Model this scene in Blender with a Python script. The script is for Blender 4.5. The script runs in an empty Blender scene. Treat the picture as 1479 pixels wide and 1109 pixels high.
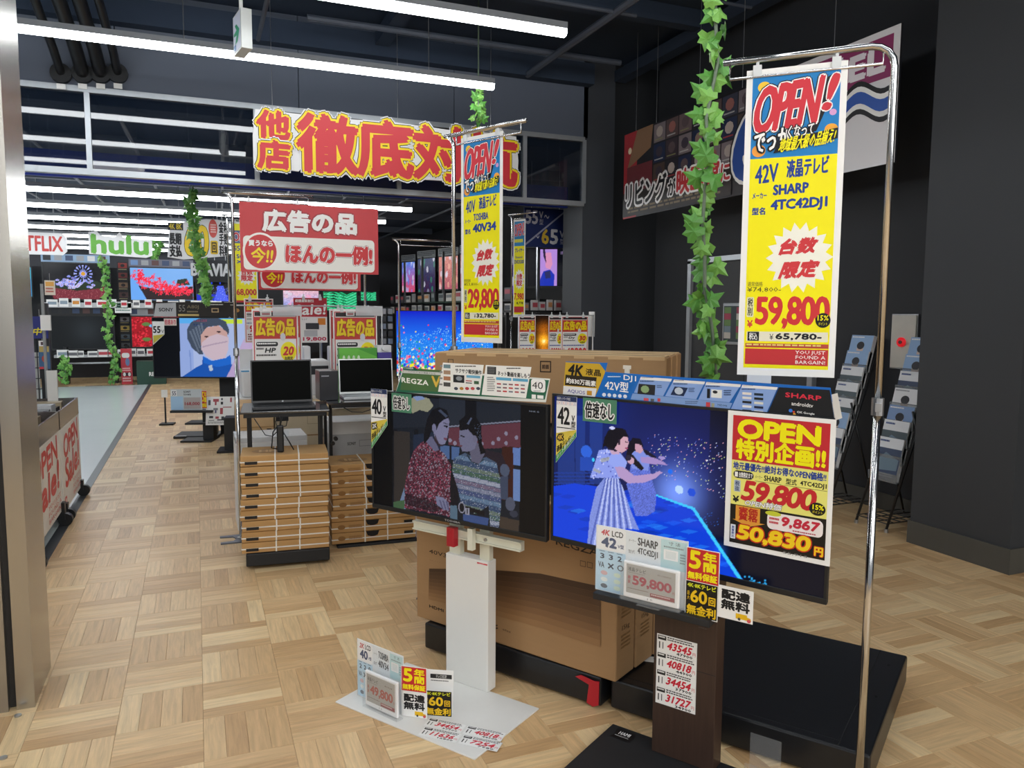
import bpy, math, random
import numpy as np
from mathutils import Vector, Matrix
random.seed(7)
# ------------------------------------------------------------------ camera, world, lamps, exposure
SC = bpy.context.scene
COL = SC.collection
IW, IH, FP = 1479.0, 1109.0, 1111.0
CAMH = 1.5
_p, _y, _r = [math.radians(a) for a in (5.386, 22.29, 0.3135)]
FW = Vector((math.sin(_y)*math.cos(_p), math.cos(_y)*math.cos(_p), -math.sin(_p)))
_R0 = Vector((math.cos(_y), -math.sin(_y), 0)); _U0 = _R0.cross(FW)
RT = _R0*math.cos(_r) + _U0*math.sin(_r); UP = _U0*math.cos(_r) - _R0*math.sin(_r)
CP = Vector((0, 0, CAMH))
cd = bpy.data.cameras.new('camera'); cam = bpy.data.objects.new('camera', cd); COL.objects.link(cam)
cd.sensor_fit = 'HORIZONTAL'; cd.sensor_width = 36; cd.lens = FP/IW*36; cd.clip_start = .05; cd.clip_end = 100
cam.matrix_world = Matrix(((RT.x, UP.x, -FW.x, CP.x), (RT.y, UP.y, -FW.y, CP.y), (RT.z, UP.z, -FW.z, CP.z), (0, 0, 0, 1)))
SC.camera = cam
w = bpy.data.worlds.new('world'); SC.world = w; w.use_nodes = True
w.node_tree.nodes['Background'].inputs[0].default_value = (.86, .93, 1, 1)
w.node_tree.nodes['Background'].inputs[1].default_value = 0.30
SC.view_settings.view_transform = 'Standard'; SC.view_settings.look = 'None'
SC.view_settings.gamma = 1; SC.view_settings.use_curve_mapping = False
SC.view_settings.exposure = 0.0
TUBE = 15.0          # radiance of the ceiling light tubes
try:
    SC.cycles.use_light_tree = True; SC.cycles.max_bounces = 6; SC.cycles.diffuse_bounces = 3; SC.cycles.glossy_bounces = 3
    SC.cycles.sample_clamp_indirect = 4.0; SC.cycles.use_denoising = True; SC.cycles.caustics_reflective = False
except Exception: pass
# open shopfront behind the photographer: soft daylight and hall light
for nm, loc, rot, sz, en in (('hall_light', (1.8, -3.4, 2.9), (62, 0, -10), (6.5, 2.6), 230), ('side_hall_light', (-4.6, 1.0, 3.2), (30, 0, -70), (3, 3), 30)):
    l = bpy.data.lights.new(nm, 'AREA'); l.shape = 'RECTANGLE'; l.size, l.size_y = sz; l.energy = en; l.color = (1, .985, .96)
    o = bpy.data.objects.new(nm, l); o.location = loc; o.rotation_euler = [math.radians(a) for a in rot]; COL.objects.link(o)

# ------------------------------------------------------------------ photo pixel -> ray -> point on a real surface
def ray(px, py): return FW + RT*((px-IW/2)/FP) - UP*((py-IH/2)/FP)
def onz(px, py, z=0.0):
    d = ray(px, py); return CP + d*((z-CAMH)/d.z)
def onY(px, py, Y):
    d = ray(px, py); return CP + d*(Y/d.y)
def onX(px, py, X):
    d = ray(px, py); return CP + d*(X/d.x)
def onplane(px, py, p0, a):
    n = Vector((math.sin(a), -math.cos(a), 0)); d = ray(px, py)
    return CP + d*((Vector(p0)-CP).dot(n)/d.dot(n))

class Fr:
    """upright local frame: x along the face, z up, -y towards the viewer of that face"""
    def __init__(s, o, a): s.o = Vector(o); s.a = math.radians(a)
    def loc(s, px, py, y=0.0):
        n = Vector((math.sin(s.a), -math.cos(s.a), 0)); d = Vector((math.cos(s.a), math.sin(s.a), 0))
        p = onplane(px, py, s.o - n*y, s.a) - s.o
        return (p.dot(d), p.z)
    def world(s, x, y, z):
        return s.o + Vector((math.cos(s.a)*x - math.sin(s.a)*y, math.sin(s.a)*x + math.cos(s.a)*y, z))
    def at(s, x, y, z): return Fr(s.world(x, y, z), math.degrees(s.a))
    def atpx(s, px, py, y=0.0):
        u, z = s.loc(px, py, y); return s.at(u, y, z)
    def floor(s): return Fr((s.o.x, s.o.y, 0), math.degrees(s.a))

# ------------------------------------------------------------------ materials
def lin(c): return c/12.92 if c <= .04045 else ((c+.055)/1.055)**2.4
def rgb(h):
    if isinstance(h, str): h = h.lstrip('#'); h = tuple(int(h[i:i+2], 16) for i in (0, 2, 4))
    return tuple(lin(v/255) for v in h)
_M = {}
def mat(name, col, rough=.5, metal=0.0, spec=.5, noise=.06, scale=18, bump=0.0, emit=0, alpha=1, trans=0, stretch=None):
    if name in _M: return _M[name]
    m = bpy.data.materials.new(name); m.use_nodes = True; N = m.node_tree; b = N.nodes['Principled BSDF']
    c = rgb(col)
    b.inputs['Base Color'].default_value = (*c, 1); b.inputs['Roughness'].default_value = rough
    b.inputs['Metallic'].default_value = metal; b.inputs['Specular IOR Level'].default_value = spec
    if noise:
        tc = N.nodes.new('ShaderNodeTexCoord'); nz = N.nodes.new('ShaderNodeTexNoise'); nz.inputs['Scale'].default_value = scale
        nz.inputs['Detail'].default_value = 3
        src = tc.outputs['Object']
        if stretch:
            mp = N.nodes.new('ShaderNodeMapping'); mp.inputs['Scale'].default_value = stretch
            N.links.new(src, mp.inputs[0]); src = mp.outputs[0]
        N.links.new(src, nz.inputs['Vector'])
        mr = N.nodes.new('ShaderNodeMapRange'); mr.inputs[3].default_value = 1-noise; mr.inputs[4].default_value = 1+noise
        N.links.new(nz.outputs['Fac'], mr.inputs[0])
        mx = N.nodes.new('ShaderNodeVectorMath'); mx.operation = 'SCALE'; mx.inputs[0].default_value = c
        N.links.new(mr.outputs[0], mx.inputs['Scale']); N.links.new(mx.outputs[0], b.inputs['Base Color'])
        if bump:
            bp = N.nodes.new('ShaderNodeBump'); bp.inputs['Strength'].default_value = bump; bp.inputs['Distance'].default_value = .004
            N.links.new(nz.outputs['Fac'], bp.inputs['Height']); N.links.new(bp.outputs[0], b.inputs['Normal'])
    if emit:
        b.inputs['Emission Color'].default_value = (*c, 1); b.inputs['Emission Strength'].default_value = emit
    if alpha < 1: b.inputs['Alpha'].default_value = alpha
    if trans: b.inputs['Transmission Weight'].default_value = trans
    _M[name] = m; return m
def ink(h):
    return mat('print_' + h.lstrip('#'), h, rough=.42, noise=.015, scale=3, spec=.35)
def screen_mat():
    if 'lit_screen' in _M: return _M['lit_screen']
    m = bpy.data.materials.new('lit_screen'); m.use_nodes = True; N = m.node_tree; b = N.nodes['Principled BSDF']
    a = N.nodes.new('ShaderNodeVertexColor'); a.layer_name = 'pic'
    b.inputs['Base Color'].default_value = (.004, .004, .005, 1); b.inputs['Roughness'].default_value = .22
    b.inputs['Specular IOR Level'].default_value = .25
    N.links.new(a.outputs[0], b.inputs['Emission Color']); b.inputs['Emission Strength'].default_value = 1.0
    _M['lit_screen'] = m; return m
BLK = mat('black_plastic', '16181b', .38); BLKM = mat('black_matt', '1b1c1f', .6); DK = mat('dark_metal', '1a1b1e', .45, .3)
WHT = mat('white_paint', 'e6e6e2', .35, noise=.02); CHR = mat('chrome', 'd4d4d4', .16, 1.0, noise=.02); SIL = mat('silver_metal', 'b4b6b9', .32, .9)
CARD = mat('cardboard', 'a58159', .8, noise=.05, scale=9, stretch=(1, 1, 8)); CARD2 = mat('cardboard_pale', 'c9a679', .8, noise=.05, scale=9)
CARDL = mat('cardboard_laptop', 'be945e', .75, noise=.09, scale=7, stretch=(1, 1, 6))
PAPER = mat('white_paper', 'eeeeec', .5, noise=.01); ACR = mat('clear_acrylic', 'f2f6f8', .06, noise=0, trans=.0, alpha=.07)
LEAF = mat('ivy_leaf', '7db657', .42, noise=.4, scale=30); LEAFD = mat('ivy_leaf_dark', '5c9a45', .42, noise=.35, scale=30)
STEM = mat('ivy_stem', '6d7d6a', .6)

# ------------------------------------------------------------------ mesh builder
class MB:
    def __init__(s): s.v = []; s.f = []; s.m = []; s.mi = 0
    def add(s, vs, fs, mi=None):
        n = len(s.v); s.v += [tuple(v) for v in vs]; s.f += [tuple(i+n for i in f) for f in fs]
        s.m += [s.mi if mi is None else mi]*len(fs); return s
    def box(s, x0, y0, z0, x1, y1, z1, mi=None, rz=0, piv=None):
        vs = [(x, y, z) for z in (z0, z1) for y in (y0, y1) for x in (x0, x1)]
        if rz:
            cx, cy = piv or ((x0+x1)/2, (y0+y1)/2); c, q = math.cos(rz), math.sin(rz)
            vs = [(cx+(x-cx)*c-(y-cy)*q, cy+(x-cx)*q+(y-cy)*c, z) for x, y, z in vs]
        return s.add(vs, [(0, 2, 3, 1), (4, 5, 7, 6), (0, 1, 5, 4), (2, 6, 7, 3), (0, 4, 6, 2), (1, 3, 7, 5)], mi)
    def prism(s, pts, y0, y1, mi=None, axis='y'):
        """polygon in x,z pushed from y0 (front) to y1; axis z: polygon in x,y pushed in z"""
        n = len(pts)
        if axis == 'y': A = [(x, y0, z) for x, z in pts]; B = [(x, y1, z) for x, z in pts]
        elif axis == 'z': A = [(x, y, y0) for x, y in pts]; B = [(x, y, y1) for x, y in pts]
        else: A = [(y0, x, z) for x, z in pts]; B = [(y1, x, z) for x, z in pts]
        return s.add(A+B, [tuple(range(n)), tuple(range(2*n-1, n-1, -1))] + [(i, i+n, (i+1) % n+n, (i+1) % n) for i in range(n)], mi)
    def tube(s, pts, r, n=8, mi=None, caps=True):
        pts = [Vector(p) for p in pts]; rr = r if isinstance(r, (list, tuple)) else [r]*len(pts)
        vs = []; fs = []; up = None
        for i, p in enumerate(pts):
            t = (pts[min(i+1, len(pts)-1)] - pts[max(i-1, 0)]).normalized()
            if up is None: up = t.orthogonal().normalized()
            up = (up - t*up.dot(t))
            up = up.normalized() if up.length > 1e-6 else t.orthogonal().normalized()
            bt = t.cross(up)
            for k in range(n):
                a = 2*math.pi*k/n; vs.append(p + (up*math.cos(a) + bt*math.sin(a))*rr[i])
        for i in range(len(pts)-1):
            for k in range(n):
                a, b = i*n+k, i*n+(k+1) % n; fs.append((a, b, b+n, a+n))
        if caps: fs += [tuple(range(n-1, -1, -1)), tuple(range((len(pts)-1)*n, len(pts)*n))]
        return s.add(vs, fs, mi)
    def cyl(s, c, r, h, ax='z', n=16, mi=None):
        c = Vector(c); d = {'x': Vector((1, 0, 0)), 'y': Vector((0, 1, 0)), 'z': Vector((0, 0, 1))}[ax]*h/2
        return s.tube([c-d, c+d], r, n, mi)
    def build(s, name, mats, parent=None, fr=None, bev=0, smooth=False):
        me = bpy.data.meshes.new(name); me.from_pydata(s.v, [], s.f)
        for m in (mats if isinstance(mats, (list, tuple)) else [mats]): me.materials.append(m)
        if any(s.m): me.polygons.foreach_set('material_index', s.m)
        if smooth: me.polygons.foreach_set('use_smooth', [True]*len(me.polygons))
        me.validate(); me.update()
        o = bpy.data.objects.new(name, me); COL.objects.link(o)
        if parent: o.parent = parent
        if fr: o.location = fr.o; o.rotation_euler.z = fr.a
        if bev:
            b = o.modifiers.new('soft_edge', 'BEVEL'); b.width = bev; b.segments = 2; b.limit_method = 'ANGLE'
        return o
def bx(name, m, parent, *c, bev=0): return MB().box(*c).build(name, m, parent, bev=bev)
def tag(o, label, cat, group=None):
    o['label'] = label; o['category'] = cat
    if group: o['group'] = group
    return o
def thing(name, label, cat, fr, group=None):
    o = bpy.data.objects.new(name, None); COL.objects.link(o); o.empty_display_size = .05
    o.location = fr.o; o.rotation_euler.z = fr.a
    return tag(o, label, cat, group)
def struct(name, mb, m, parent=None, fr=None, **k):
    o = mb.build(name, m, parent, fr, **k); o['kind'] = 'structure'; return o
def dup(o, parent=None):
    c = o.copy(); COL.objects.link(c)
    if parent: c.parent = parent
    for ch in list(o.children): dup(ch, c)
    return c

# ------------------------------------------------------------------ lettering as meshes
_T = {}
def glyphs(txt, res=2, space=1.0, lines=1.0):
    k = (txt, res, space, lines)
    if k in _T: return _T[k]
    c = bpy.data.curves.new('lettering', 'FONT'); c.body = txt; c.resolution_u = res; c.space_character = space; c.space_line = lines
    o = bpy.data.objects.new('lettering', c); COL.objects.link(o)
    me = bpy.data.meshes.new_from_object(o.evaluated_get(bpy.context.evaluated_depsgraph_get()))
    v = np.array([x.co[:2] for x in me.vertices]) if len(me.vertices) else np.zeros((1, 2))
    f = [tuple(p.vertices) for p in me.polygons]
    bpy.data.objects.remove(o); bpy.data.curves.remove(c); bpy.data.meshes.remove(me)
    lo, hi = v.min(0), v.max(0); v = (v-lo)/np.maximum(hi-lo, 1e-6)
    _T[k] = (v, f); return _T[k]

class Print:
    """flat print on a board: every op lies one thin layer above what it overlaps"""
    def __init__(s, fr, y=0.0, eps=.0004, box=None):
        s.fr = fr; s.y = y; s.eps = eps; s.ops = []; s.cols = []; s.vs = []; s.fs = []; s.ms = []
        s.bx = box          # (x0, ztop, w, h): then coordinates are fractions, y down
    def m(s, p):
        if s.bx: return (s.bx[0]+p[0]*s.bx[2], s.bx[1]-p[1]*s.bx[3])
        return s.fr.loc(p[0], p[1], s.y)
    def _lay(s, pts, fs, col, lift=0):
        xs = [p[0] for p in pts]; zs = [p[1] for p in pts]; bb = (min(xs), min(zs), max(xs), max(zs)); L = 1
        for b, l in s.ops:
            if b[0] < bb[2] and b[2] > bb[0] and b[1] < bb[3] and b[3] > bb[1]: L = max(L, l+1)
        L += lift; s.ops.append((bb, L))
        if col not in s.cols: s.cols.append(col)
        n = len(s.vs); yy = s.y - L*s.eps
        s.vs += [(p[0], yy - (p[2]*s.eps if len(p) > 2 else 0), p[1]) for p in pts]; s.fs += [tuple(i+n for i in f) for f in fs]; s.ms += [s.cols.index(col)]*len(fs)
    def raw(s, pts, col): s._lay(pts, [tuple(range(len(pts)))], col)
    def p(s, pts, col): s.raw([s.m(q) for q in pts], col); return s
    def r(s, x0, y0, x1, y1, col):
        a, b = s.m((x0, y0)), s.m((x1, y1)); s.raw([(a[0], b[1]), (b[0], b[1]), (b[0], a[1]), (a[0], a[1])], col); return s
    def fr_(s, x0, y0, x1, y1, t, col):
        a, b = s.m((x0, y0)), s.m((x1, y1)); X0, X1, Z0, Z1 = a[0], b[0], b[1], a[1]
        P = [(X0, Z0), (X1, Z0), (X1, Z1), (X0, Z1), (X0+t, Z0+t), (X1-t, Z0+t), (X1-t, Z1-t), (X0+t, Z1-t)]
        s._lay(P, [(0, 1, 5, 4), (1, 2, 6, 5), (2, 3, 7, 6), (3, 0, 4, 7)], col); return s
    def rr(s, x0, y0, x1, y1, col, rad=.25):
        a, b = s.m((x0, y0)), s.m((x1, y1)); X0, X1, Z0, Z1 = a[0], b[0], b[1], a[1]; r = min(X1-X0, Z1-Z0)*rad; P = []
        for cx, cz, t0 in ((X1-r, Z0+r, -90), (X1-r, Z1-r, 0), (X0+r, Z1-r, 90), (X0+r, Z0+r, 180)):
            for k in range(5): t = math.radians(t0+k*22.5); P.append((cx+r*math.cos(t), cz+r*math.sin(t)))
        s.raw(P, col); return s
    def e(s, x0, y0, x1, y1, col, n=24, star=0, inner=.75):
        a, b = s.m((x0, y0)), s.m((x1, y1)); cx, cz, rx, rz = (a[0]+b[0])/2, (a[1]+b[1])/2, abs(b[0]-a[0])/2, abs(a[1]-b[1])/2
        if star:
            P = [(cx, cz)] + [(cx+rx*math.cos(math.pi*k/star)*(1 if k % 2 == 0 else inner), cz+rz*math.sin(math.pi*k/star)*(1 if k % 2 == 0 else inner)) for k in range(2*star)]
            s._lay(P, [(0, 1+k, 1+(k+1) % (2*star)) for k in range(2*star)], col)
        else: s.raw([(cx+rx*math.cos(2*math.pi*k/n), cz+rz*math.sin(2*math.pi*k/n)) for k in range(n)], col)
        return s
    def t(s, txt, x0, y0, x1, y1, col, b=0.0, out=(), slant=0.0, rise=0.0, res=2, sp=1.0, ln=1.0):
        """b: boldening, out: list of (colour, width) from the innermost outline; all as share of text height; rise: baseline climb"""
        v, f = glyphs(txt, res, sp, ln); a, c = s.m((x0, y0)), s.m((x1, y1))
        X0, X1, Z0, Z1 = a[0], c[0], c[1], a[1]; nl = txt.count('\n')+1; H = min((Z1-Z0)/nl, 1.25*(X1-X0)/max(len(q) for q in txt.split('\n')))
        bb = b*H; W = X1-X0-2*bb; HH = Z1-Z0-2*bb
        px = X0+bb+v[:, 0]*W*(1-abs(slant)*.0) + slant*(v[:, 1]-.5)*(Z1-Z0); pz = Z0+bb+v[:, 1]*HH + rise*(v[:, 0]-.5)*(Z1-Z0)
        def ring(r, n, col):
            if r <= 0: offs = [(0, 0)]
            else: offs = [(r*math.cos(2*math.pi*k/n+.4), r*math.sin(2*math.pi*k/n+.4)) for k in range(n)]
            if b and r <= bb: offs.append((0, 0))
            P = []; F = []
            for dx, dz in offs:
                k = len(P); P += list(zip(px+dx, pz+dz, np.full(len(px), .05*(1+k/max(1, len(px)))))); F += [tuple(i+k for i in q) for q in f]
            s._lay(P, F, col)
        w = bb; rings = []
        for cc, ww in out: w += ww*H; rings.append((w, cc))
        for w_, cc in reversed(rings): ring(w_, 10, cc)
        ring(bb, 4, col); return s
    def fuzz(s, x0, y0, x1, y1, col, rows=3, fill=.8, seed=0):
        """lines of print too small to read in the photograph"""
        rn = random.Random(seed+int(x0*7+y0*13)); P = []; F = []
        for k in range(rows):
            ya = y0+(y1-y0)*k/rows; yb = ya+(y1-y0)/rows*.55; x = x0
            end = x0+(x1-x0)*rn.uniform(fill-.15, 1)
            while x < end:
                ww = (x1-x0)*rn.uniform(.03, .09); a, b = s.m((x, ya)), s.m((min(x+ww, end), yb)); n = len(P)
                P += [(a[0], b[1]), (b[0], b[1]), (b[0], a[1]), (a[0], a[1])]; F.append((n, n+1, n+2, n+3)); x += ww*1.25
        if P: s._lay(P, F, col)
        return s
    def put(s, parent, name='print'):
        me = bpy.data.meshes.new(name); me.from_pydata(s.vs, [], s.fs)
        for c in s.cols: me.materials.append(ink(c))
        me.polygons.foreach_set('material_index', s.ms); me.update()
        o = bpy.data.objects.new(name, me); COL.objects.link(o); o.parent = parent; return o

# ------------------------------------------------------------------ moving pictures on screens: a colour grid that gives off light
class Pic:
    def __init__(s, fr, x0, z0, w, h, n, y=0.0):
        s.fr = fr; s.x0, s.z0, s.w, s.h, s.y = x0, z0, w, h, y; s.nx = n; s.ny = max(8, int(n*h/w))
        s.X, s.Y = np.meshgrid(np.linspace(0, 1, s.nx+1), np.linspace(0, 1, s.ny+1)); s.A = np.zeros(s.X.shape+(3,)); s.px = False
        s.rs = np.random.RandomState(n+int(w*1000))
    def m(s, p):
        if s.px:
            u, z = s.fr.loc(p[0], p[1], s.y); return ((u-s.x0)/s.w, 1-(z-s.z0)/s.h)
        return p
    def c(s, h): return np.array(rgb(h))
    def fill(s, h): s.A[:] = s.c(h)
    def vgrad(s, a, b, y0=0, y1=1, x0=0, x1=1):
        t = np.clip((s.Y-y0)/(y1-y0), 0, 1)[..., None]; k = (s.Y >= y0) & (s.Y <= y1) & (s.X >= x0) & (s.X <= x1)
        s.A[k] = (s.c(a)*(1-t)+s.c(b)*t)[k]
    def mask(s, pts):
        P = [s.m(q) for q in pts]; M = np.zeros(s.X.shape, bool); n = len(P)
        for i in range(n):
            (xa, ya), (xb, yb) = P[i], P[(i+1) % n]
            if ya == yb: continue
            k = ((ya > s.Y) != (yb > s.Y)) & (s.X < (xb-xa)*(s.Y-ya)/(yb-ya)+xa); M ^= k
        return M
    def poly(s, pts, h, a=1.0):
        k = s.mask(pts); s.A[k] = s.A[k]*(1-a)+s.c(h)*a; return k
    def ell(s, cx, cy, rx, ry, h, a=1.0):
        if s.px:
            c0, c1, c2 = s.m((cx, cy)), s.m((cx+rx, cy)), s.m((cx, cy+ry)); cx, cy = c0; rx = abs(c1[0]-c0[0]); ry = abs(c2[1]-c0[1])
        k = ((s.X-cx)/rx)**2+((s.Y-cy)/ry)**2 < 1; s.A[k] = s.A[k]*(1-a)+s.c(h)*a; return k
    def glow(s, cx, cy, r, h, g=1.0):
        if s.px: c0, c1 = s.m((cx, cy)), s.m((cx+r, cy)); cx, cy = c0; r = abs(c1[0]-c0[0])
        d = ((s.X-cx)**2+((s.Y-cy)*s.h/s.w)**2)/r**2; s.A += np.exp(-d)[..., None]*s.c(h)*g
    def spots(s, k, n, cols, size=1):
        iy, ix = np.nonzero(k)
        if not len(iy): return
        for _ in range(n):
            j = s.rs.randint(len(iy)); s.A[iy[j]:iy[j]+size, ix[j]:ix[j]+size] = s.c(cols[s.rs.randint(len(cols))])
    def noise(s, k, amt):
        s.A[k] *= (1+amt*s.rs.uniform(-1, 1, s.A.shape[:2]+(1,)))[k]
    def put(s, parent, name='screen'):
        H, W = s.X.shape; v = np.stack([s.x0+s.X*s.w, np.full(s.X.shape, s.y), s.z0+(1-s.Y)*s.h], -1).reshape(-1, 3)
        I = np.arange(H*W).reshape(H, W); f = np.stack([I[1:, :-1], I[1:, 1:], I[:-1, 1:], I[:-1, :-1]], -1).reshape(-1, 4)
        me = bpy.data.meshes.new(name); me.vertices.add(len(v)); me.vertices.foreach_set('co', v.ravel().astype('f'))
        me.loops.add(f.size); me.loops.foreach_set('vertex_index', f.ravel().astype('i')); me.polygons.add(len(f))
        me.polygons.foreach_set('loop_start', np.arange(0, f.size, 4, dtype='i'))
        ca = me.color_attributes.new('pic', 'FLOAT_COLOR', 'POINT'); A = np.clip(s.A, 0, 1)
        ca.data.foreach_set('color', np.concatenate([A, np.ones(A.shape[:2]+(1,))], -1).ravel().astype('f'))
        me.materials.append(screen_mat()); me.update(calc_edges=True); me.validate()
        o = bpy.data.objects.new(name, me); COL.objects.link(o); o.parent = parent; return o
# ================================================================== THE SETTING
WALLD = mat('dark_wall_paint', '2b2e33', .7, noise=.05, scale=3); WALLK = mat('black_wall_panel', '17191d', .6, noise=.05, scale=3)
FASC = mat('grey_fascia', '5d6676', .6, noise=.04, scale=2); CEIL = mat('dark_ceiling', '364152', .9, noise=.15, scale=1.5, spec=.15)
BASEB = mat('skirting', '4b4a45', .6); PILG = mat('grey_pillar', '3c4047', .6, noise=.04, scale=2)
MOD = .2895; PW = MOD/4; X0F = -.02; Y0F = 2.93
# wood for the planks: tone from an attribute, grain along the plank (UV)
def wood():
    m = bpy.data.materials.new('oak_plank'); m.use_nodes = True; N = m.node_tree; L = N.links; b = N.nodes['Principled BSDF']
    at = N.nodes.new('ShaderNodeAttribute'); at.attribute_name = 'tone'
    uv = N.nodes.new('ShaderNodeUVMap'); uv.uv_map = 'UVMap'
    mp = N.nodes.new('ShaderNodeMapping'); mp.inputs['Scale'].default_value = (3, 42, 1); L.new(uv.outputs[0], mp.inputs[0])
    nz = N.nodes.new('ShaderNodeTexNoise'); nz.inputs['Scale'].default_value = 1.6; nz.inputs['Detail'].default_value = 6; nz.inputs['Roughness'].default_value = .65
    nz.inputs['Distortion'].default_value = .6; L.new(mp.outputs[0], nz.inputs['Vector'])
    r1 = N.nodes.new('ShaderNodeValToRGB'); r1.color_ramp.elements[0].color = (*rgb('be9566'), 1); r1.color_ramp.elements[1].color = (*rgb('f0d4a4'), 1)
    e = r1.color_ramp.elements.new(.5); e.color = (*rgb('debb8b'), 1)
    L.new(at.outputs['Fac'], r1.inputs[0])
    r2 = N.nodes.new('ShaderNodeMapRange'); r2.inputs[1].default_value = .3; r2.inputs[2].default_value = .72; r2.inputs[3].default_value = .76; r2.inputs[4].default_value = 1.1
    L.new(nz.outputs['Fac'], r2.inputs[0])
    mx = N.nodes.new('ShaderNodeVectorMath'); mx.operation = 'SCALE'; L.new(r1.outputs[0], mx.inputs[0]); L.new(r2.outputs[0], mx.inputs['Scale'])
    L.new(mx.outputs[0], b.inputs['Base Color']); b.inputs['Roughness'].default_value = .38; b.inputs['Specular IOR Level'].default_value = .45
    bp = N.nodes.new('ShaderNodeBump'); bp.inputs['Strength'].default_value = .12; bp.inputs['Distance'].default_value = .001
    L.new(nz.outputs['Fac'], bp.inputs['Height']); L.new(bp.outputs[0], b.inputs['Normal'])
    return m
WOOD = wood()
# slab under everything, then the planks laid in basket weave on it
floor = struct('floor', MB().box(-7, -5, -.06, 8, 20.4, -.005), mat('floor_joint', '8a6c49', .8))
def in_frame(x, y):
    d = Vector((x, y, 0))-CP; z = d.dot(FW)
    if z < .3: return None
    X = IW/2+FP*d.dot(RT)/z; Yp = IH/2-FP*d.dot(UP)/z
    return z if (-30 < X < IW+30 and Yp < IH+50) else None
def covered(x, y):   # parquet region
    if x > 6.6 or x < -6.6: return False
    if x < -.90 and 3.4 < y < 17.0: return False
    return -3.5 < y < 20
planks = []
for i in range(-24, 24):
    for j in range(-23, 60):
        cx, cy = X0F+(i+.5)*MOD, Y0F+(j+.5)*MOD
        alongx = (i+j) % 2 == 0
        if cx < -.90 < cx+MOD and 3.4 < cy < 17: pass
        for k in range(4):
            o = (k-1.5)*PW; x, y = (cx, cy+o) if alongx else (cx+o, cy)
            if covered(x, y): planks.append((x, y, alongx, in_frame(x, y)))
vis = sorted([p for p in planks if p[3]], key=lambda p: p[3]); near = set(id(p) for p in vis[:300])
def plank_mesh(L, Wd, tone, uo):
    g = .0004; a, b = L/2-g, Wd/2-g; c = .0007
    v = [(-a, -b, -.006), (a, -b, -.006), (a, b, -.006), (-a, b, -.006), (-a, -b, -c), (a, -b, -c), (a, b, -c), (-a, b, -c), (-a+c, -b+c, 0), (a-c, -b+c, 0), (a-c, b-c, 0), (-a+c, b-c, 0)]
    f = [(8, 9, 10, 11)] + [(4+i, 4+(i+1) % 4, 8+(i+1) % 4, 8+i) for i in range(4)] + [(i, (i+1) % 4, 4+(i+1) % 4, 4+i) for i in range(4)]
    return v, f
tones = [.2, .32, .40, .46, .52, .58, .68, .88]
def finish_plank(me, tone_per_face, uvs):
    me.materials.append(WOOD); at = me.attributes.new('tone', 'FLOAT', 'FACE'); at.data.foreach_set('value', tone_per_face)
    ul = me.uv_layers.new(name='UVMap'); ul.data.foreach_set('uv', uvs)
variants = []
for k in range(24):
    v, f = plank_mesh(MOD, PW, 0, 0); me = bpy.data.meshes.new('plank'); me.from_pydata(v, [], f)
    ox, oy = random.uniform(0, 40), random.uniform(0, 40)
    uvs = [c for q in f for i in q for c in (v[i][0]+ox, v[i][1]+oy)]
    finish_plank(me, [tones[k % 8]+random.uniform(-.06, .06)]*len(f), uvs); variants.append(me)
sv, sf, st, su = [], [], [], []
for pl in planks:
    x, y, ax, _ = pl
    if id(pl) in near:
        o = bpy.data.objects.new('plank', random.choice(variants)); o.location = (x, y, 0); o.rotation_euler.z = 0 if ax else math.pi/2
        COL.objects.link(o); o.parent = floor; continue
    v, f = plank_mesh(MOD, PW, 0, 0); n = len(sv); f = f[:5]; t = random.choice(tones)+random.uniform(-.06, .06); ox, oy = random.uniform(0, 40), random.uniform(0, 40)
    sv += [((x+a, y+b, c) if ax else (x-b, y+a, c)) for a, b, c in v]
    sf += [tuple(i+n for i in q) for q in f]; st += [t]*len(f); su += [c for q in f for i in q for c in (v[i][0]+ox, v[i][1]+oy)]
me = bpy.data.meshes.new('parquet'); me.from_pydata(sv, [], sf); finish_plank(me, st, su)
o = bpy.data.objects.new('parquet', me); COL.objects.link(o); o.parent = floor; o['kind'] = 'stuff'
# pale vinyl aisle
AIS = mat('pale_vinyl', 'dfe9e8', .2, noise=.05, scale=1.2, spec=.6)
ais = struct('aisle_floor', MB().box(-6.6, 3.42, -.004, -.925, 16.98, .001), AIS)
struct('trim_1', MB().box(-.925, 3.4, -.004, -.862, 17.0, .004), mat('aluminium_strip', '55585c', .4, .6))
# ceilings, fascia and walls
CO, CI = 4.35, 3.35
ceiling = struct('ceiling', MB().box(-7, -5, CO, 8, 8.1, CO+.1), CEIL)
struct('ceiling_inner', MB().box(-7, 8.1, CI, 8, 20.4, CI+.1), CEIL)
struct('wall_back', MB().box(-7, 19.2, 0, 8, 19.4, CI), mat('back_wall_paint', '3a3c42', .7))
struct('wall_left', MB().box(-7, 3, 0, -6.8, 20.4, CI), WALLD)
for k in range(7):      # fascia panels above the glass partition
    x = -7+k*1.6
    struct('fascia_panel', MB().box(x+.004, 8.0, 3.47, x+1.596, 8.08, CO), FASC, ceiling)
struct('fascia_beam', MB().box(-7, 7.86, CO-.32, 4.2, 8.1, CO-.1), CEIL, ceiling)
PX = onY(840, 400, 8.0).x; PX2 = onY(884, 400, 8.0).x
struct('pillar', MB().box(PX, 8.0, 0, PX2, 8.5, CO), PILG)
struct('wall_recess', MB().box(PX2, 8.06, 0, 6.2, 8.16, CO), WALLK)
wr = struct('wall_right', MB().box(4.85, 3.4, 0, 5.05, onX(946, 400, 4.85).y, CO), WALLD)
struct('wall_right_inner', MB().box(5.3, 8.5, 0, 5.5, 19.4, CI), WALLD)
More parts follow.
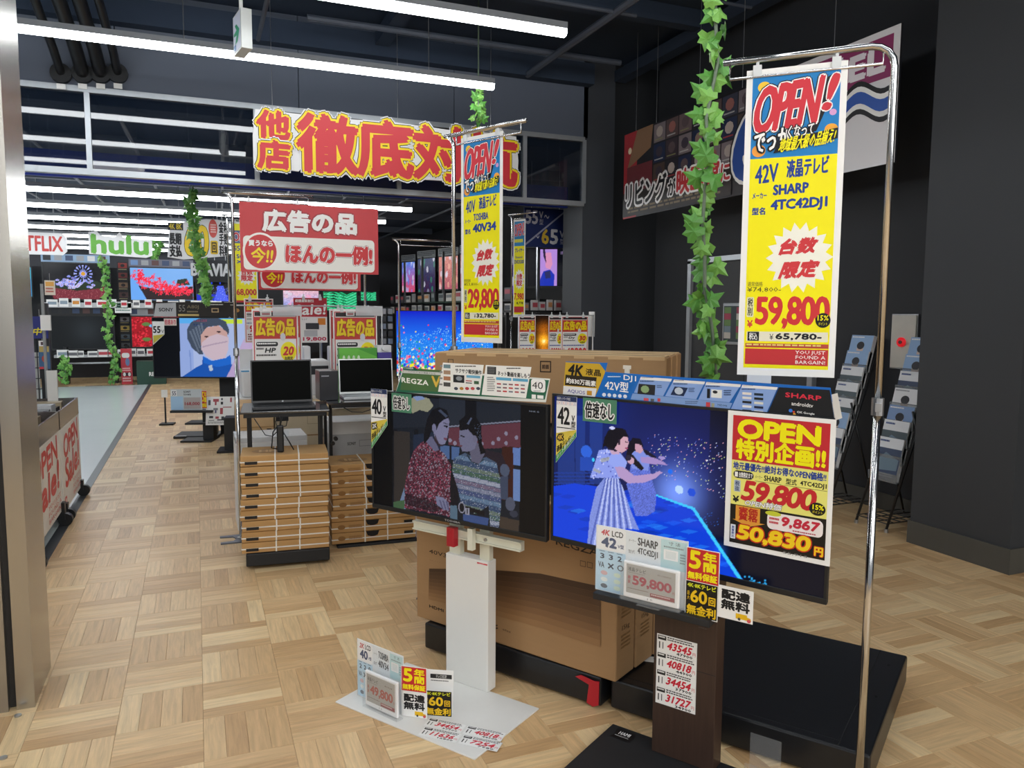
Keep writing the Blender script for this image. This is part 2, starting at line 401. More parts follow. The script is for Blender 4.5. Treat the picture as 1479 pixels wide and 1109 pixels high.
colm = struct('wall_column', MB().box(4.31, 2.92, 0, 6.2, 3.59, CO), mat('column_paint', '34373b', .65, noise=.04, scale=2))
struct('wall_far_right', MB().box(6.2, -4, 0, 6.3, 3.0, CO), WALLK)
struct('baseboard_right', MB().box(4.835, 3.59, 0, 4.86, 5.0, .13), BASEB)
struct('baseboard_right', MB().box(4.835, 6.9, 0, 4.86, 7.5, .13), BASEB)
struct('baseboard_column', MB().box(4.296, 2.905, 0, 6.2, 3.6, .15), BASEB)
# ceiling girders, conduits, pipes
g = MB()
for y in (5.0, 6.4): g.box(-7, y-.06, CO-.16, 8, y+.06, CO)
for x in (-4, -1.2, 1.8, 4.6): g.box(x-.07, -5, CO-.22, x+.07, 8, CO-.1)
struct('ceiling_girder', g, CEIL, ceiling)
g = MB(); g.tube([(-7, 6.0, CO-.3), (3.6, 6.0, CO-.3)], .018); g.tube([(1.0, 7.3, CO-.25), (4.2, 7.3, CO-.25)], .03); g.tube([(-6, 5.6, CO-.24), (4.5, 5.6, CO-.24)], .014)
g.tube([(3.4, 2, CO-.3), (3.4, 7.9, CO-.3)], .035); g.tube([(.6, 2, CO-.4), (.6, 7.6, CO-.4)], .02); g.tube([(-2.6, 2, CO-.35), (-2.6, 7.9, CO-.35)], .05)
struct('ceiling_pipe', g, mat('ceiling_pipe_paint', '4c5462', .6), ceiling)
g = MB()
for k in range(12):
    x = -6+k*.9; g.tube([(x, 8.2, CI-.08-.04*(k % 3)), (x+.3, 19, CI-.1)], .02, 6)
for y in (9.4, 12, 14.5, 17): g.box(-7, y, CI-.12, 5, y+.1, CI)
struct('inner_ceiling_pipe', g, mat('ceiling_pipe_paint', '4c5462', .6), ceiling)
# ceiling light tubes: outdoor rows at 3.5 m, store rows at 2.75 m
LT = mat('light_tube', 'ffffff', noise=0); bn = LT.node_tree.nodes['Principled BSDF']
bn.inputs['Emission Color'].default_value = (.93, .97, 1, 1); bn.inputs['Emission Strength'].default_value = TUBE
HOUS = mat('lamp_housing', '8d9298', .4)
rows = [(y, 3.5, -6.5, 2.54) for y in (6.68, 5.22, 3.74, 2.28, .82, -.64)] + [(y, 2.75, -6.5, 2.54) for y in (9.55, 11.0, 12.45, 13.85, 15.3, 16.75, 18.2)]
lamp_lab = ['nearest visible row crossing the top edge', 'row in front of the dark fascia above the red kanji sign', 'row first behind the glass partition, ending beside the tall banner',
            'second row behind the glass partition', 'third row behind the glass partition', 'fourth row behind the glass partition', 'fifth row behind the glass partition', 'sixth row behind the glass partition', 'last row, above the far television wall']
idx = {5.22: 0, 6.68: 1, 9.55: 2, 11.0: 3, 12.45: 4, 13.85: 5, 15.3: 6, 16.75: 7, 18.2: 8}
for y, z, xa, xb in rows:
    lab = 'white linear ceiling light, ' + (lamp_lab[idx[y]] if y in idx else 'row %s' % {3.74: 'just above the banners', 2.28: 'above the front television', .82: 'overhead', -.64: 'behind the camera'}[y])
    L = thing('ceiling_light', lab, 'ceiling light', Fr((0, y, z), 0), 'linear ceiling lights')
    MB().box(xa, -.045, .03, xb, .045, .075).build('housing', HOUS, L)
    pts = [(-.038, .03), (-.034, .0), (-.018, -.016), (.018, -.016), (.034, 0), (.038, .03)]
    MB().prism(pts, xa, xb, axis='x').build('diffuser', LT, L)
    for k in range(5): xx = xa+.6+k*(xb-xa-1.2)/4; MB().tube([(xx, 0, .07), (xx, 0, (CO if y < 8 else CI)-z)], .004, 5).build('suspension_wire', SIL, L)
# glass partition with its frame
SILF = mat('partition_frame', 'aeb3b8', .35, .6)
zb, zt = 2.735, 3.44
gl = struct('window_1', MB().box(-7, 7.96, zb-.035, PX, 8.04, zb+.02).box(-7, 7.96, zt-.02, PX, 8.04, zt+.03), SILF)
GL = mat('partition_glass', '16202f', .02, noise=0, spec=1.0, alpha=.5)
xs = [-7, -4.6, onY(128, 190, 8).x] + [onY(p, 200, 8).x for p in (370, 575, 757)] + [PX]
for a, b in zip(xs, xs[1:]):
    MB().box(a+.02, 7.985, zb, b-.02, 7.997, zt).build('pane', GL, gl)['kind'] = 'structure'
    MB().box(b-.022, 7.965, zb, b+.022, 8.035, zt).build('mullion', SILF, gl)['kind'] = 'structure'
struct('glass_blue_band', MB().box(-7, 8.3, 2.72, 4.1, 8.34, 2.96), mat('navy_band', '2c46c0', .5), gl)  # navy strip added behind the panes to give the glass its blue band
# four black ducts with flanges entering the fascia
for i, (px, lab) in enumerate(((88, 'leftmost of the four black ceiling ducts entering the grey fascia'), (119, 'second from left of the four black ceiling ducts, thick'), (145, 'third from left of the four black ceiling ducts, thick'), (170, 'rightmost of the four black ceiling ducts, thin with silver neck'))):
    P = onY(px, 106, 7.97); t = thing('ceiling_duct', lab, 'duct', Fr(P, 0), 'ducts through the fascia'); r = .055 if i in (1, 2) else .035
    MB().tube([(-.1-.03*i, -1.3, CO-P.z-.1), (-.06, -.75, .35), (-.01, -.3, .12), (0, -.05, .02), (0, .02, 0)], r, 10).build('pipe', BLK, t, smooth=True)
    MB().cyl((0, 0, 0), .085, .05, 'y', 18).build('flange', BLK, t); bx('label_tag', PAPER, t, -.035, -.03, -.14, .035, -.026, -.095)
# stainless shopfront jamb at the left edge
SS = mat('brushed_steel', 'b4b0a8', .27, 1.0, noise=.08, scale=30, stretch=(1, 1, .05))
a = onz(73.6, 963); b = onz(51, 1021); c = onz(3, 1027)
jm = struct('door_1', MB().prism([(a.x, a.y), (a.x-.09, a.y+.02), (b.x-.06, b.y), (b.x, b.y)], 0, CO, axis='z'), SS)
struct('jamb_gasket', MB().box(b.x-.085, b.y+.03, 0, b.x-.06, b.y+.3, CO), mat('rubber', '2a2725', .6), jm)
struct('jamb_outer', MB().box(b.x-.7, b.y-.005, 0, b.x-.085, b.y+.3, CO), mat('steel_door', 'aaa69e', .3, .9), jm)
for q in ((26, 1034), (5, 1095)):
    p = onz(*q); struct('floor_stud', MB().cyl((p.x, p.y, .002), .012, .006), SIL, floor)
# double door in the right wall, fire hydrant panel
d = struct('door_2', MB().box(4.80, 5.03, 2.02, 4.86, 6.86, 2.07).box(4.80, 6.80, 0, 4.86, 6.86, 2.05).box(4.80, 5.03, 0, 4.86, 5.09, 2.05), SILF)
zt_ = onX(1003, 374, 4.83).z
for ch in (d,): ch.scale.z = zt_/2.07
struct('door_leaf', MB().box(4.835, 5.09, 0.0, 4.848, 5.94, 2.02).box(4.835, 5.95, 0, 4.848, 6.8, 2.02), mat('door_leaf_paint', '383a3d', .55), d)
f = Fr((4.83, 6, 0), -90); u0, z0 = f.loc(1044, 497); u1, z1 = f.loc(1085, 437)
fm = struct('door_window', MB().box(u0, -.012, z0, u1+.04, .0, z1), SILF, fr=f, bev=.01)
pp = Print(f, -.013, .001); pp.raw([(u0+.02, z0+.03), (u1+.02, z0+.03), (u1+.02, z1-.03), (u0+.02, z1-.03)], '3b4a4c')
for k in range(5):
    for q in range(2): zz = z0+.06+k*(z1-z0-.1)/5; uu = u0+.03+q*(u1-u0)/2.2; pp.raw([(uu, zz), (uu+.1, zz), (uu+.1, zz+.06), (uu, zz+.06)], random.choice(['7b8f9a', 'a9455a', '6d8f55', 'c8c4bc']))
pp.put(fm, 'pane')['kind'] = 'structure'
f = Fr(onX(1289, 530, 4.85), -90); w_, h_ = f.loc(1328, 457)
h_ = f.loc(1291, 455)[1]
t = thing('fire_hydrant_panel', 'pale grey fire hydrant cabinet with red round alarm on the dark wall', 'fire cabinet', f)
bx('door', mat('panel_paint', 'c9c7bf', .4), t, 0, -.03, 0, w_, -.002, h_, bev=.004); bx('frame', SIL, t, -.008, -.02, -.008, w_+.008, -.001, h_+.008)
cx, cz = f.loc(1307, 494); MB().cyl((cx, -.035, cz), .035, .02, 'y', 20).build('alarm_lamp', mat('alarm_red', 'e0202c', .3, emit=.5), t, smooth=True)
MB().cyl((cx, -.047, cz), .014, .01, 'y', 12).build('push_button', mat('alarm_dark', '5b2426', .4), t)
# ================================================================== FOREGROUND: the two televisions and what stands by them
RED = 'c8323a'; YEL = 'f4ea08'; NAVY = '1f3f94'; KB = '15161a'; WH = 'f2f2f0'
def television(lab, fr, w, h, bez=.009, chin=.018, thick=.05, group=None, brand=None, blank=None):
    t = thing('television', lab, 'television', fr, group)
    m = MB(); m.box(0, 0, 0, w, .012, chin).box(0, 0, h-bez, w, .012, h).box(0, 0, chin, bez, .012, h-bez).box(w-bez, 0, chin, w, .012, h-bez)
    bz_ = m.build('bezel', BLK, t, bev=.0015)
    MB().box(.002, .012, .002, w-.002, .022, h-.002).box(w*.12, .022, h*.06, w*.88, .022+thick, h*.55).build('back_cover', BLKM, t)
    if brand:
        P = Print(fr, -.0003, .0002, box=(0, chin, w, chin)); P.t(brand, .455, .3, .545, .7, 'b8b8bc'); P.put(bz_, 'brand_mark')
    return t, (bez, chin, w-2*bez, h-bez-chin)
def board(name, lab, cat, fr, w, h, th=.003, m=None, group=None, x0=0, z0=0, bev=0):
    t = thing(name, lab, cat, fr, group); MB().box(x0, 0, z0, x0+w, th, z0+h).build('panel', m or PAPER, t, bev=bev); return t
# ---- television on the left
K4 = .955; F40 = Fr((.689*K4, 3.289*K4, 1.5+(.642-1.5)*K4), -56.3)
t40, (a, b, c, d) = television('black television on the left showing two women face to face in a kitchen', F40, .895*K4, .518*K4, brand='TOSHIBA')
S = Pic(F40, a, b, c, d, 330, .004); S.fill('05080c'); S.px = True
S.poly([(568, 571), (752, 584), (750, 770), (567, 738)], '1b222d')
S.poly([(568, 571), (752, 584), (752, 612), (568, 618)], '232a36')
S.poly([(634, 575), (672, 578), (672, 615), (634, 612)], '2c3340'); S.poly([(672, 578), (688, 579), (688, 640), (672, 640)], '0d1119')
for x in (568, 598, 627): S.poly([(x, 620), (x+6, 620), (x+6, 735), (x, 735)], '11151d')
S.poly([(569, 622), (592, 624), (592, 738), (569, 735)], '3a3533')
S.poly([(597, 628), (640, 622), (640, 680), (597, 690)], '233047')
S.poly([(592, 577), (600, 572), (619, 575), (626, 586), (618, 595), (606, 592), (596, 597), (590, 588)], 'a8a88f')
S.poly([(596, 573), (609, 571), (614, 576), (602, 579)], '8ea5d8')
S.poly([(648, 618), (752, 610), (752, 646), (697, 648), (648, 642)], '6b3c4a')     # red shelf
for q in ((650, 636), (657, 640), (696, 641), (712, 640), (720, 634), (731, 626), (731, 640), (746, 632)): S.ell(q[0], q[1], 2.6, 3, '9a93ab')
S.poly([(636, 616), (752, 607), (752, 609), (636, 618)], '8b8fa5')
S.poly([(636, 643), (664, 646), (662, 664), (636, 662)], '5471a4'); S.poly([(649, 643), (652, 643), (652, 664), (649, 664)], '1b2030')
S.poly([(725, 645), (742, 645), (742, 722), (725, 722)], '43211c'); S.poly([(741, 646), (752, 647), (751, 672), (741, 671)], '6e8ed0'); S.poly([(741, 677), (751, 678), (751, 724), (741, 722)], '7896d0')
S.poly([(697, 648), (725, 655), (738, 690), (722, 700), (700, 660)], '2c2430'); S.ell(729, 679, 7, 9, '56617a'); S.poly([(722, 688), (734, 688), (734, 722), (722, 720)], '465069')
S.ell(737, 728, 7, 10, '5b6176'); S.poly([(720, 745), (750, 752), (749, 768), (722, 764)], '4b4038'); S.ell(742, 742, 6, 5, '3e4252')
S.poly([(578, 722), (584, 704), (586, 735), (578, 734)], '7a8fb0'); S.poly([(568, 725), (584, 722), (584, 738), (568, 736)], '4a6b4b')
# woman in the floral blouse
k = S.poly([(607, 640), (620, 633), (633, 648), (641, 655), (650, 668), (652, 690), (650, 720), (650, 746), (584, 733), (585, 700), (591, 668), (598, 650)], '5a2a3b')
S.spots(k, 1500, ['9c8fa0', '7c4a5c', 'a55068', '2a1c2c'], 2)
S.poly([(586, 712), (626, 725), (640, 733), (628, 740), (585, 728)], '1d1622', .8)
S.poly([(629, 716), (640, 718), (648, 726), (649, 738), (641, 736), (631, 729)], '8586a8')
for q in (0, 1, 2): S.poly([(634+q*5, 722+q), (636+q*5, 722+q), (641+q*4, 736), (639+q*4, 736)], '5f5f82')
S.poly([(612, 634), (624, 630), (632, 644), (634, 650), (628, 652), (619, 642)], '70708f')
S.poly([(626, 596), (646, 600), (649, 608), (648, 622), (646, 632), (643, 641), (636, 643), (628, 632), (624, 615)], '8d8cae')
S.poly([(624, 592), (634, 588), (645, 592), (649, 603), (641, 606), (634, 612), (630, 622), (625, 615), (620, 632), (612, 642), (612, 628), (617, 605)], '10121a')
S.ell(627, 618, 3, 6, '8484a6'); S.poly([(636, 591), (647, 601), (644, 603), (633, 593)], '49536b')
S.poly([(641, 614), (647, 615), (647, 617), (641, 616)], '15151f'); S.ell(645, 617, 1.2, .9, '000'*2); S.poly([(640, 610), (647, 612), (647, 613), (640, 611)], '22222e')
S.poly([(641, 632), (646, 633), (645, 636), (641, 635)], '7a4a5e'); S.poly([(628, 626), (634, 640), (642, 644), (634, 645), (627, 636)], '3b2a2e', .8)
# woman in the striped sweater
SW = [(655, 662), (672, 654), (690, 664), (702, 660), (717, 668), (722, 690), (724, 730), (720, 766), (708, 764), (706, 730), (688, 742), (668, 736), (661, 705), (653, 680)]
S.poly([(652, 672), (660, 676), (662, 720), (660, 744), (652, 744), (650, 700)], '171821')
k = S.poly(SW, '50637f')
cols = ['6a86a6', '4d6a5a', '8b8fa8', '3f5375', 'a9aec2', '4e5a86', '6f7f73', '7e6f88']
for i in range(15):
    yy = 658+i*7; kk = k & S.mask([(650, yy-4), (728, yy+14), (728, yy+20), (650, yy+2)]); S.A[kk] = S.c(cols[(i*3) % 8]); S.spots(kk, 70, ['c9cede', '26304a', '8391b5'], 1)
S.poly([(675, 655), (681, 664), (690, 668), (698, 662), (699, 664), (690, 671), (680, 667), (674, 658)], '2f3f4d')
S.poly([(672, 730), (700, 739), (700, 745), (672, 737)], '17161c'); S.poly([(669, 742), (706, 748), (704, 762), (669, 751)], '445b92')
S.ell(667, 733, 5, 8, '9b9baf'); S.ell(667, 733, 3.6, 6.4, '1b1c24'); S.poly([(672, 733), (678, 734), (678, 744), (672, 743)], 'a2a2b5'); S.poly([(674, 735), (676, 735), (676, 742), (674, 742)], '1b1c24')
S.poly([(650, 730), (660, 730), (661, 752), (650, 748)], '5f7a90')
S.poly([(678, 650), (684, 640), (694, 640), (700, 656), (692, 670), (681, 666)], '6c6a82')
S.poly([(664, 618), (672, 612), (684, 622), (690, 634), (686, 648), (678, 652), (668, 652), (665, 644), (663, 634)], '7f7f9d')
S.poly([(663, 608), (672, 600), (688, 603), (695, 614), (696, 640), (702, 654), (694, 656), (689, 632), (683, 628), (676, 620), (664, 622)], '0e1018')
S.ell(686, 634, 3, 5, '7a7894'); S.poly([(674, 612), (680, 603), (682, 604), (677, 613)], '5c6682')
S.spots(S.mask([(684, 612), (694, 612), (696, 634), (690, 634)]), 30, ['4a5570', '6a7896'], 1)
S.poly([(665, 628), (671, 630), (671, 632), (665, 630)], '14141c'); S.poly([(663, 642), (668, 643), (667, 646), (663, 645)], '6d4a58')
S.noise(S.X >= 0, .07); S.A *= .62; S.put(t40)
P = Print(F40, .0035, .0004); P.t('NHK G', 764.5, 592.5, 778.5, 596, '8a93a8'); P.put(t40, 'channel_mark')
# ---- television on the right
K2 = .945; F42 = Fr((1.212*K2, 2.566*K2, 1.5+(.642-1.5)*K2), -61.4)
w42, h42 = 1.008*K2, .557*K2
t42, (a, b, c, d) = television('black television on the right showing two singers in pale blue dresses on a blue stage', F42, w42, h42, brand='SHARP')
S = Pic(F42, a, b, c, d, 350, .004); S.fill('05081a'); S.px = True
S.vgrad('0c1448', '060a1e', 0, .9, 0, .62)
S.glow(975, 690, 62, '2c3cae', .42); S.glow(978, 712, 30, '7fa4ff', .8); S.glow(850, 610, 60, '14308c', .5)
S.poly([(800, 585), (840, 590), (880, 600), (880, 720), (800, 700)], '0d2260', .5)
for x, w_ in ((818, 12), (861, 9), (838, 7)): S.poly([(x-w_, 600), (x+w_, 600), (x+w_, 700), (x-w_, 698)], '2c4fae', .35)
S.ell(847, 652, 8, 9, '2b62d8'); S.poly([(838, 660), (856, 660), (857, 680), (838, 680)], '1f48b0')
for i in range(4): S.poly([(800, 682+i*5), (858, 682+i*5), (858, 684+i*5), (800, 684+i*5)], '1a3a94')
S.spots(S.mask([(935, 625), (1055, 640), (1055, 730), (1010, 700), (935, 690)]), 200, ['8fa0e8', 'd8dcff', 'f0b0c8', 'c8d890', '4a5ad0'], 1)
k = S.poly([(797, 702), (830, 698), (948, 714), (1003, 733), (1090, 862), (1050, 858), (797, 790)], '0c3fd8')
for _ in range(110):
    x, y = random.uniform(797, 1050), random.uniform(704, 830); q = S.mask([(x-13, y), (x, y-3), (x+13, y), (x, y+4)]) & k
    S.A[q] = S.A[q]*.6+S.c(random.choice(['1f6cff', '0a2ca8', '2a8cff', '083090']))*.4
S.poly([(948, 714), (1003, 733), (1092, 866), (1086, 866), (1000, 736), (947, 716)], '3ec8ff'); S.glow(1040, 795, 8, '1a6ad0', .4)
S.ell(968, 681, 3.5, 3.5, '1b6cf0'); S.ell(999, 711, 5.5, 6, '1f4fd8'); S.ell(981, 707, 6, 6, 'b8d8ff')
S.ell(1021, 665, 1.2, 1.2, 'e8f0ff'); S.ell(857, 664, 2, 3, '35c8f8')
# rear singer
k = S.poly([(915, 655), (935, 655), (941, 690), (948, 715), (946, 738), (935, 745), (918, 745), (905, 700)], '5d6fd0'); S.noise(k, .35)
S.poly([(912, 648), (930, 650), (940, 660), (936, 680), (912, 676)], '7f90e0')
S.poly([(925, 660), (944, 660), (960, 668), (964, 672), (944, 670), (926, 668)], 'a48cc8')
S.poly([(908, 640), (914, 632), (925, 634), (929, 644), (926, 650), (915, 652), (909, 662), (902, 668)], '0d0b1e'); S.poly([(917, 640), (926, 643), (929, 650), (925, 655), (918, 652)], 'c89ab0')
S.poly([(928, 648), (934, 650), (948, 660), (946, 662), (932, 656)], '15142a'); S.ell(956, 661, 5, 2.4, 'a08fd0')
# front singer
k = S.poly([(873, 690), (893, 690), (900, 705), (912, 740), (923, 765), (905, 763), (880, 776), (866, 792), (848, 788), (852, 745), (861, 705)], '7f90dc')
for i in range(12):
    x = 850+i*6; q = S.mask([(874+i*1.9, 690), (876+i*1.9, 690), (x+3, 792), (x, 792)]) & k; S.A[q] = S.c('b4c0f4' if i % 2 else '5666b8')
S.noise(k, .12)
k = S.poly([(865, 650), (880, 648), (892, 652), (898, 672), (896, 691), (872, 690), (852, 690), (858, 672)], '8c9cec'); S.spots(k, 60, ['c4ccff', '5a66c0'], 2)
S.poly([(868, 662), (890, 658), (892, 662), (868, 668)], 'a9a87c', .6); S.poly([(858, 676), (868, 680), (866, 684), (857, 680)], 'a9a87c', .6)
S.poly([(884, 652), (897, 655), (906, 668), (902, 678), (888, 676), (878, 668)], '93a4f0')
S.poly([(888, 674), (900, 674), (916, 687), (944, 684), (952, 680), (957, 682), (948, 690), (930, 697), (908, 698), (893, 688)], 'b397c8')
S.poly([(880, 650), (888, 645), (897, 646), (894, 656), (884, 656)], 'c4a2c0')
S.poly([(890, 630), (899, 628), (907, 632), (908, 640), (905, 650), (898, 654), (890, 650), (886, 640)], 'd0a4b4')
S.poly([(873, 632), (878, 622), (890, 617), (903, 620), (908, 631), (900, 631), (893, 638), (888, 648), (880, 648), (874, 644), (870, 648)], '0b0a18')
S.ell(884, 618, 4, 2, 'd0d4ff'); S.poly([(893, 634), (896, 634), (896, 642), (893, 642)], '2a1c30')
S.poly([(903, 637), (907, 638), (907, 640), (903, 639)], '1b1424'); S.poly([(903, 646), (907, 647), (906, 649), (903, 648)], '9a4a6a')
S.poly([(907, 659), (914, 656), (930, 676), (926, 680), (912, 668)], '12111c'); S.ell(911, 665, 5, 5, 'c8a0b8'); S.ell(908, 661, 4, 4, '26243a')
S.poly([(878, 646), (892, 650), (890, 652), (878, 649)], '1a1630')
S.spots(S.mask([(1010, 740), (1040, 740), (1040, 760), (1010, 760)]), 25, ['2a6ad0', '1a3a90'], 1); S.spots(S.mask([(1075, 830), (1110, 835), (1110, 850), (1075, 845)]), 14, ['30a0e0'], 2)
S.put(t42)
# ---- size tags and "no double speed" tags clipped on the top left corners
def sizetag(fr, y, q, n, lab, w_, sc, bg='3f7d5c'):
    """q: pixel of the tag's top left; sc: width of the whole tag in metres"""
    f = fr.atpx(*q, y); W_, H_ = w_; t = thing('size_tag', lab, 'price tag', f)
    out = [(0, 0), (W_, 0), (W_, -H_*.58), (0, -H_)]; MB().prism([(x, z) for x, z in out[::-1]], 0, .002).build('card', PAPER, t)
    P = Print(f, 0, .0003, box=(0, 0, W_, H_)); P.r(0, 0, 1, .075, '27345e'); P.t('地域ネットワーク対応', .03, .015, .7, .06, WH, res=1); P.r(0, .075, 1, .13, 'd8d4dc')
    for k in range(4): P.e(.1+k*.21, .078, .22+k*.21, .128, WH); P.t('地域対応'[k], .13+k*.21, .085, .19+k*.21, .122, RED, res=1)
    P.t(n, .05, .16, .68, .42, KB, b=.05, sp=.9, res=3); P.t('V', .76, .27, .93, .36, KB, b=.04); P.t('型', .74, .36, .96, .45, KB, b=.03); P.r(.03, .462, .95, .475, KB)
    P.p([(0, .56), (1, .475), (1, .58), (0, 1)], 'd9c34e'); P.p([(0, .9), (1, .5), (1, .58), (0, 1)], '4a9a5a')
    P.t('2K' if n == '40' else '4K', .08, .575, .36, .65, WH if n == '40' else 'e0b84a', b=.03, out=[(KB, .35)], rise=.3)
    P.t('液晶テレビ', .04, .66, .74, .755, KB, b=.03, rise=2.0); P.t('ネット動画対応', .05, .71, .93, .775, WH, rise=5.6, res=1)
    P.put(t); return t
sizetag(F40, -.003, (535.5, 561), '40', '40 inch size tag on the top left corner of the kitchen-scene television', (.094*K4, .262*K4), 1)
sizetag(F42, -.003, (804, 571), '42', '42 inch size tag on the top left corner of the stage-scene television', (.089*K2, .25*K2), 1)
for fr, q, q2, lab in ((F40, (565.5, 567), (594, 597), 'green edged tag reading no double speed on the left television'), (F42, (842, 574), (890, 613), 'green edged tag reading no double speed on the right television')):
    f = fr.atpx(*q, -.006); u, z = fr.loc(*q2, -.006); u0, z0 = fr.loc(*q, -.006); W_, H_ = u-u0, z0-z
    t = board('speed_tag', lab, 'price tag', f, W_, H_, .002, ink('4d8468'), z0=-H_)
    P = Print(f, 0, .0003, box=(0, 0, W_, H_)); P.t('倍速なし', .07, .14, .93, .86, KB, b=.04, out=[(WH, .11)], res=3); P.put(t)
# ---- header boards on top of the sets
f = F40.atpx(570, 571, .006); u0, z0 = F40.loc(570, 571, .006)
t = thing('display_header', 'green and white feature header board standing on the left television', 'display board', f)
def LP(fr, f, y, pts):       # pixels -> local coordinates of a frame that is a shifted copy of fr
    a, b = fr.loc(*fr_px(fr, f), y) if False else (0, 0)
    return pts
def hp(f, *pts): return [f.loc(*q) for q in pts]
MB().prism(hp(f, (570, 571), (788, 581), (794, 547), (582, 531)), 0, .003).build('board', ink('dfe0da'), t)
MB().prism(hp(f, (572, 566), (787, 577), (793, 549), (583, 534)), -.001, .0).build('green_panel', ink('2d6a50'), t)
P = Print(f, -.0012, .0003)
P.p([(578, 563), (637, 566), (641, 535), (584, 531)], '4d6f43'); P.p([(583, 529), (600, 530.5), (604, 536), (582, 534)], '1d5a48'); P.t('TOSHIBA', 584, 529.5, 597, 533.5, WH, res=1)
P.p([(583, 534.5), (640, 538), (639, 542), (582, 538.5)], 'c9ccc8'); P.t('ハイビジョン液晶テレビ', 590, 535.3, 630, 540.6, '555753', res=1, rise=-.3)
P.t('REGZA', 580, 545.5, 619, 556, 'f4f4ee', b=.05, sp=1.1, rise=-.25); P.t('V', 623, 542.5, 637, 560, 'd9b64c', b=.05)
P.p([(633, 565.5), (693, 570), (699, 527), (640, 523.5)], 'ecece8'); P.p([(696, 570), (760, 575), (768, 530), (702, 527)], 'ecece8')
for k in range(4): P.r(641, 526+k*8.6, 651, 532+k*8.8, ['6f8b93', 'a88a72', 'b07a5a', '4c4a48'][k]); P.r(636-k*.6, 527+k*8.8, 639.5, 530+k*8.8, '8f8f8f')
P.fuzz(658, 528, 690, 531, '222222', 1, 1); P.t('サクサク軽快操作', 658, 532, 696, 541, '1a1a1a', b=.03, rise=-.15); P.r(655, 541, 671, 553, '23262a'); P.e(659, 543, 668, 550, '8f9498')
P.r(674, 541.5, 694, 546.5, '6fb0cf'); P.r(673, 549, 682, 551, 'b3444a'); P.r(673, 552, 682, 554, '333'*2); P.r(685, 550, 692, 555, '3c5c40')
for k, c_ in enumerate(('444a58', 'b08030', 'b84048', 'c05050', '444a5a')): P.e(656+k*8, 558.5, 662+k*8, 563.5, c_, 10)
P.r(704, 529, 717, 541, '2e2f33'); P.fuzz(705, 530, 716, 540, '777777', 4, 1); P.fuzz(704, 544, 716, 566, '8d8d8d', 7, .9); P.fuzz(732, 531, 757, 534, '222222', 1, .9)
P.t('ネット動画を楽しもう', 719, 536, 766, 546, '1a1a1a', b=.03, rise=-.2); P.r(717, 544.5, 739, 550, '5fa8cb'); P.r(741, 546, 763, 551.5, '5fa8cb')
for r_ in range(3):
    for k in range(5): P.r(718+k*8.6, 553+r_*5.2+k*.5, 724+k*8.6, 555.5+r_*5.2+k*.5, ['b5434a', '6a6e78', '8a5a60', 'c23b3b', '767a86'][(k+r_) % 5])
P.rr(767.5, 547, 788, 567, 'f0f0ee', .2); P.t('40', 769, 551, 784.5, 562, '3b3b40', res=3); P.fuzz(771, 564, 784, 566, '888888', 1); P.r(768, 569.5, 774, 576, WH); P.r(776, 570.5, 785, 576, WH)
P.put(t)
f = F42.atpx(815, 573, .006)
t = thing('display_header', 'blue feature header board with gold and black ends standing on the right television', 'display board', f)
MB().prism(hp(f, (814, 571), (1206, 608), (1199, 560), (874, 537), (877, 524), (817, 522)), 0, .003).build('board', ink('1c6ac0'), t)
P = Print(f, 0, .0003)
P.p([(813, 571), (859, 574.5), (873, 541), (874.5, 536), (866, 525), (817, 523)], 'c9a52e'); P.p([(814, 557), (862, 561), (859, 575), (813, 571)], 'dfe0e2'); P.p([(817, 541), (862, 545), (860.5, 559.5), (816, 556)], '2b2418')
P.t('4K', 821, 525.5, 843, 544, KB, b=.05, slant=.15, rise=-.1); P.t('液晶', 846, 532, 868, 543.5, '2a2410', b=.03, rise=-.1); P.t('約830万画素', 818, 546, 861, 557.5, WH, b=.03, rise=-.25)
P.t('AQUOS', 820, 562, 845, 570, '5a5aa0', b=.02, rise=-.2); P.r(848, 564, 855, 571, 'c8922a')
P.p([(861, 573), (905, 577), (920, 541), (874, 538)], '1468bd'); P.fuzz(878, 543, 899, 546, 'cfe0f4', 1, 1); P.t('DJ1', 901, 541.5, 919, 552.5, WH, b=.02, rise=-.1)
P.t('42V型', 874, 549, 908, 566, WH, b=.02, rise=-.15)
for k in range(5): P.e(870+k*7.6, 567+k*.6, 875.5+k*7.6, 573+k*.6, 'dfe6f0', 10)
P.p([(911, 576.5), (1054, 591), (1058, 582), (914, 568)], '7e9fd4'); P.r(950, 575, 954, 580, 'c4434a'); P.r(930, 574.5, 937, 579, 'd0505a'); P.r(940, 575.5, 945, 580, '55585c'); P.fuzz(990, 579, 1012, 584, '566b90', 2, .9); P.r(1020, 580.5, 1026, 588.5, 'c4434a'); P.r(1028, 582, 1032, 589, '9a9a80'); P.t('HDMI', 1037, 583.5, 1050, 587, '26384f', res=1, rise=-.3)
Q = [(916, 567, 958, 572, 971, 547, 926, 544), (961, 572, 1006, 576.5, 1019, 551, 974, 548), (1009, 577, 1054, 581, 1071, 555, 1021, 551.5), (1055, 593, 1107, 598, 1124, 559, 1073, 555.5)]
for i, q in enumerate(Q):
    P.p([(q[0], q[1]), (q[2], q[3]), (q[4], q[5]), (q[6], q[7])], '86a5dc')
    P.p([(q[6]-1.5, q[7]+4), (q[4]-1.5, q[5]+4), (q[4], q[5]), (q[6], q[7])], 'e4e6e6'); P.fuzz(q[6]+1, q[7]+1, q[6]+20, q[7]+2.5, '777777', 1); P.fuzz(q[6]-1, q[7]+5.5, q[6]+22, q[7]+8.5, '27406e', 1, 1)
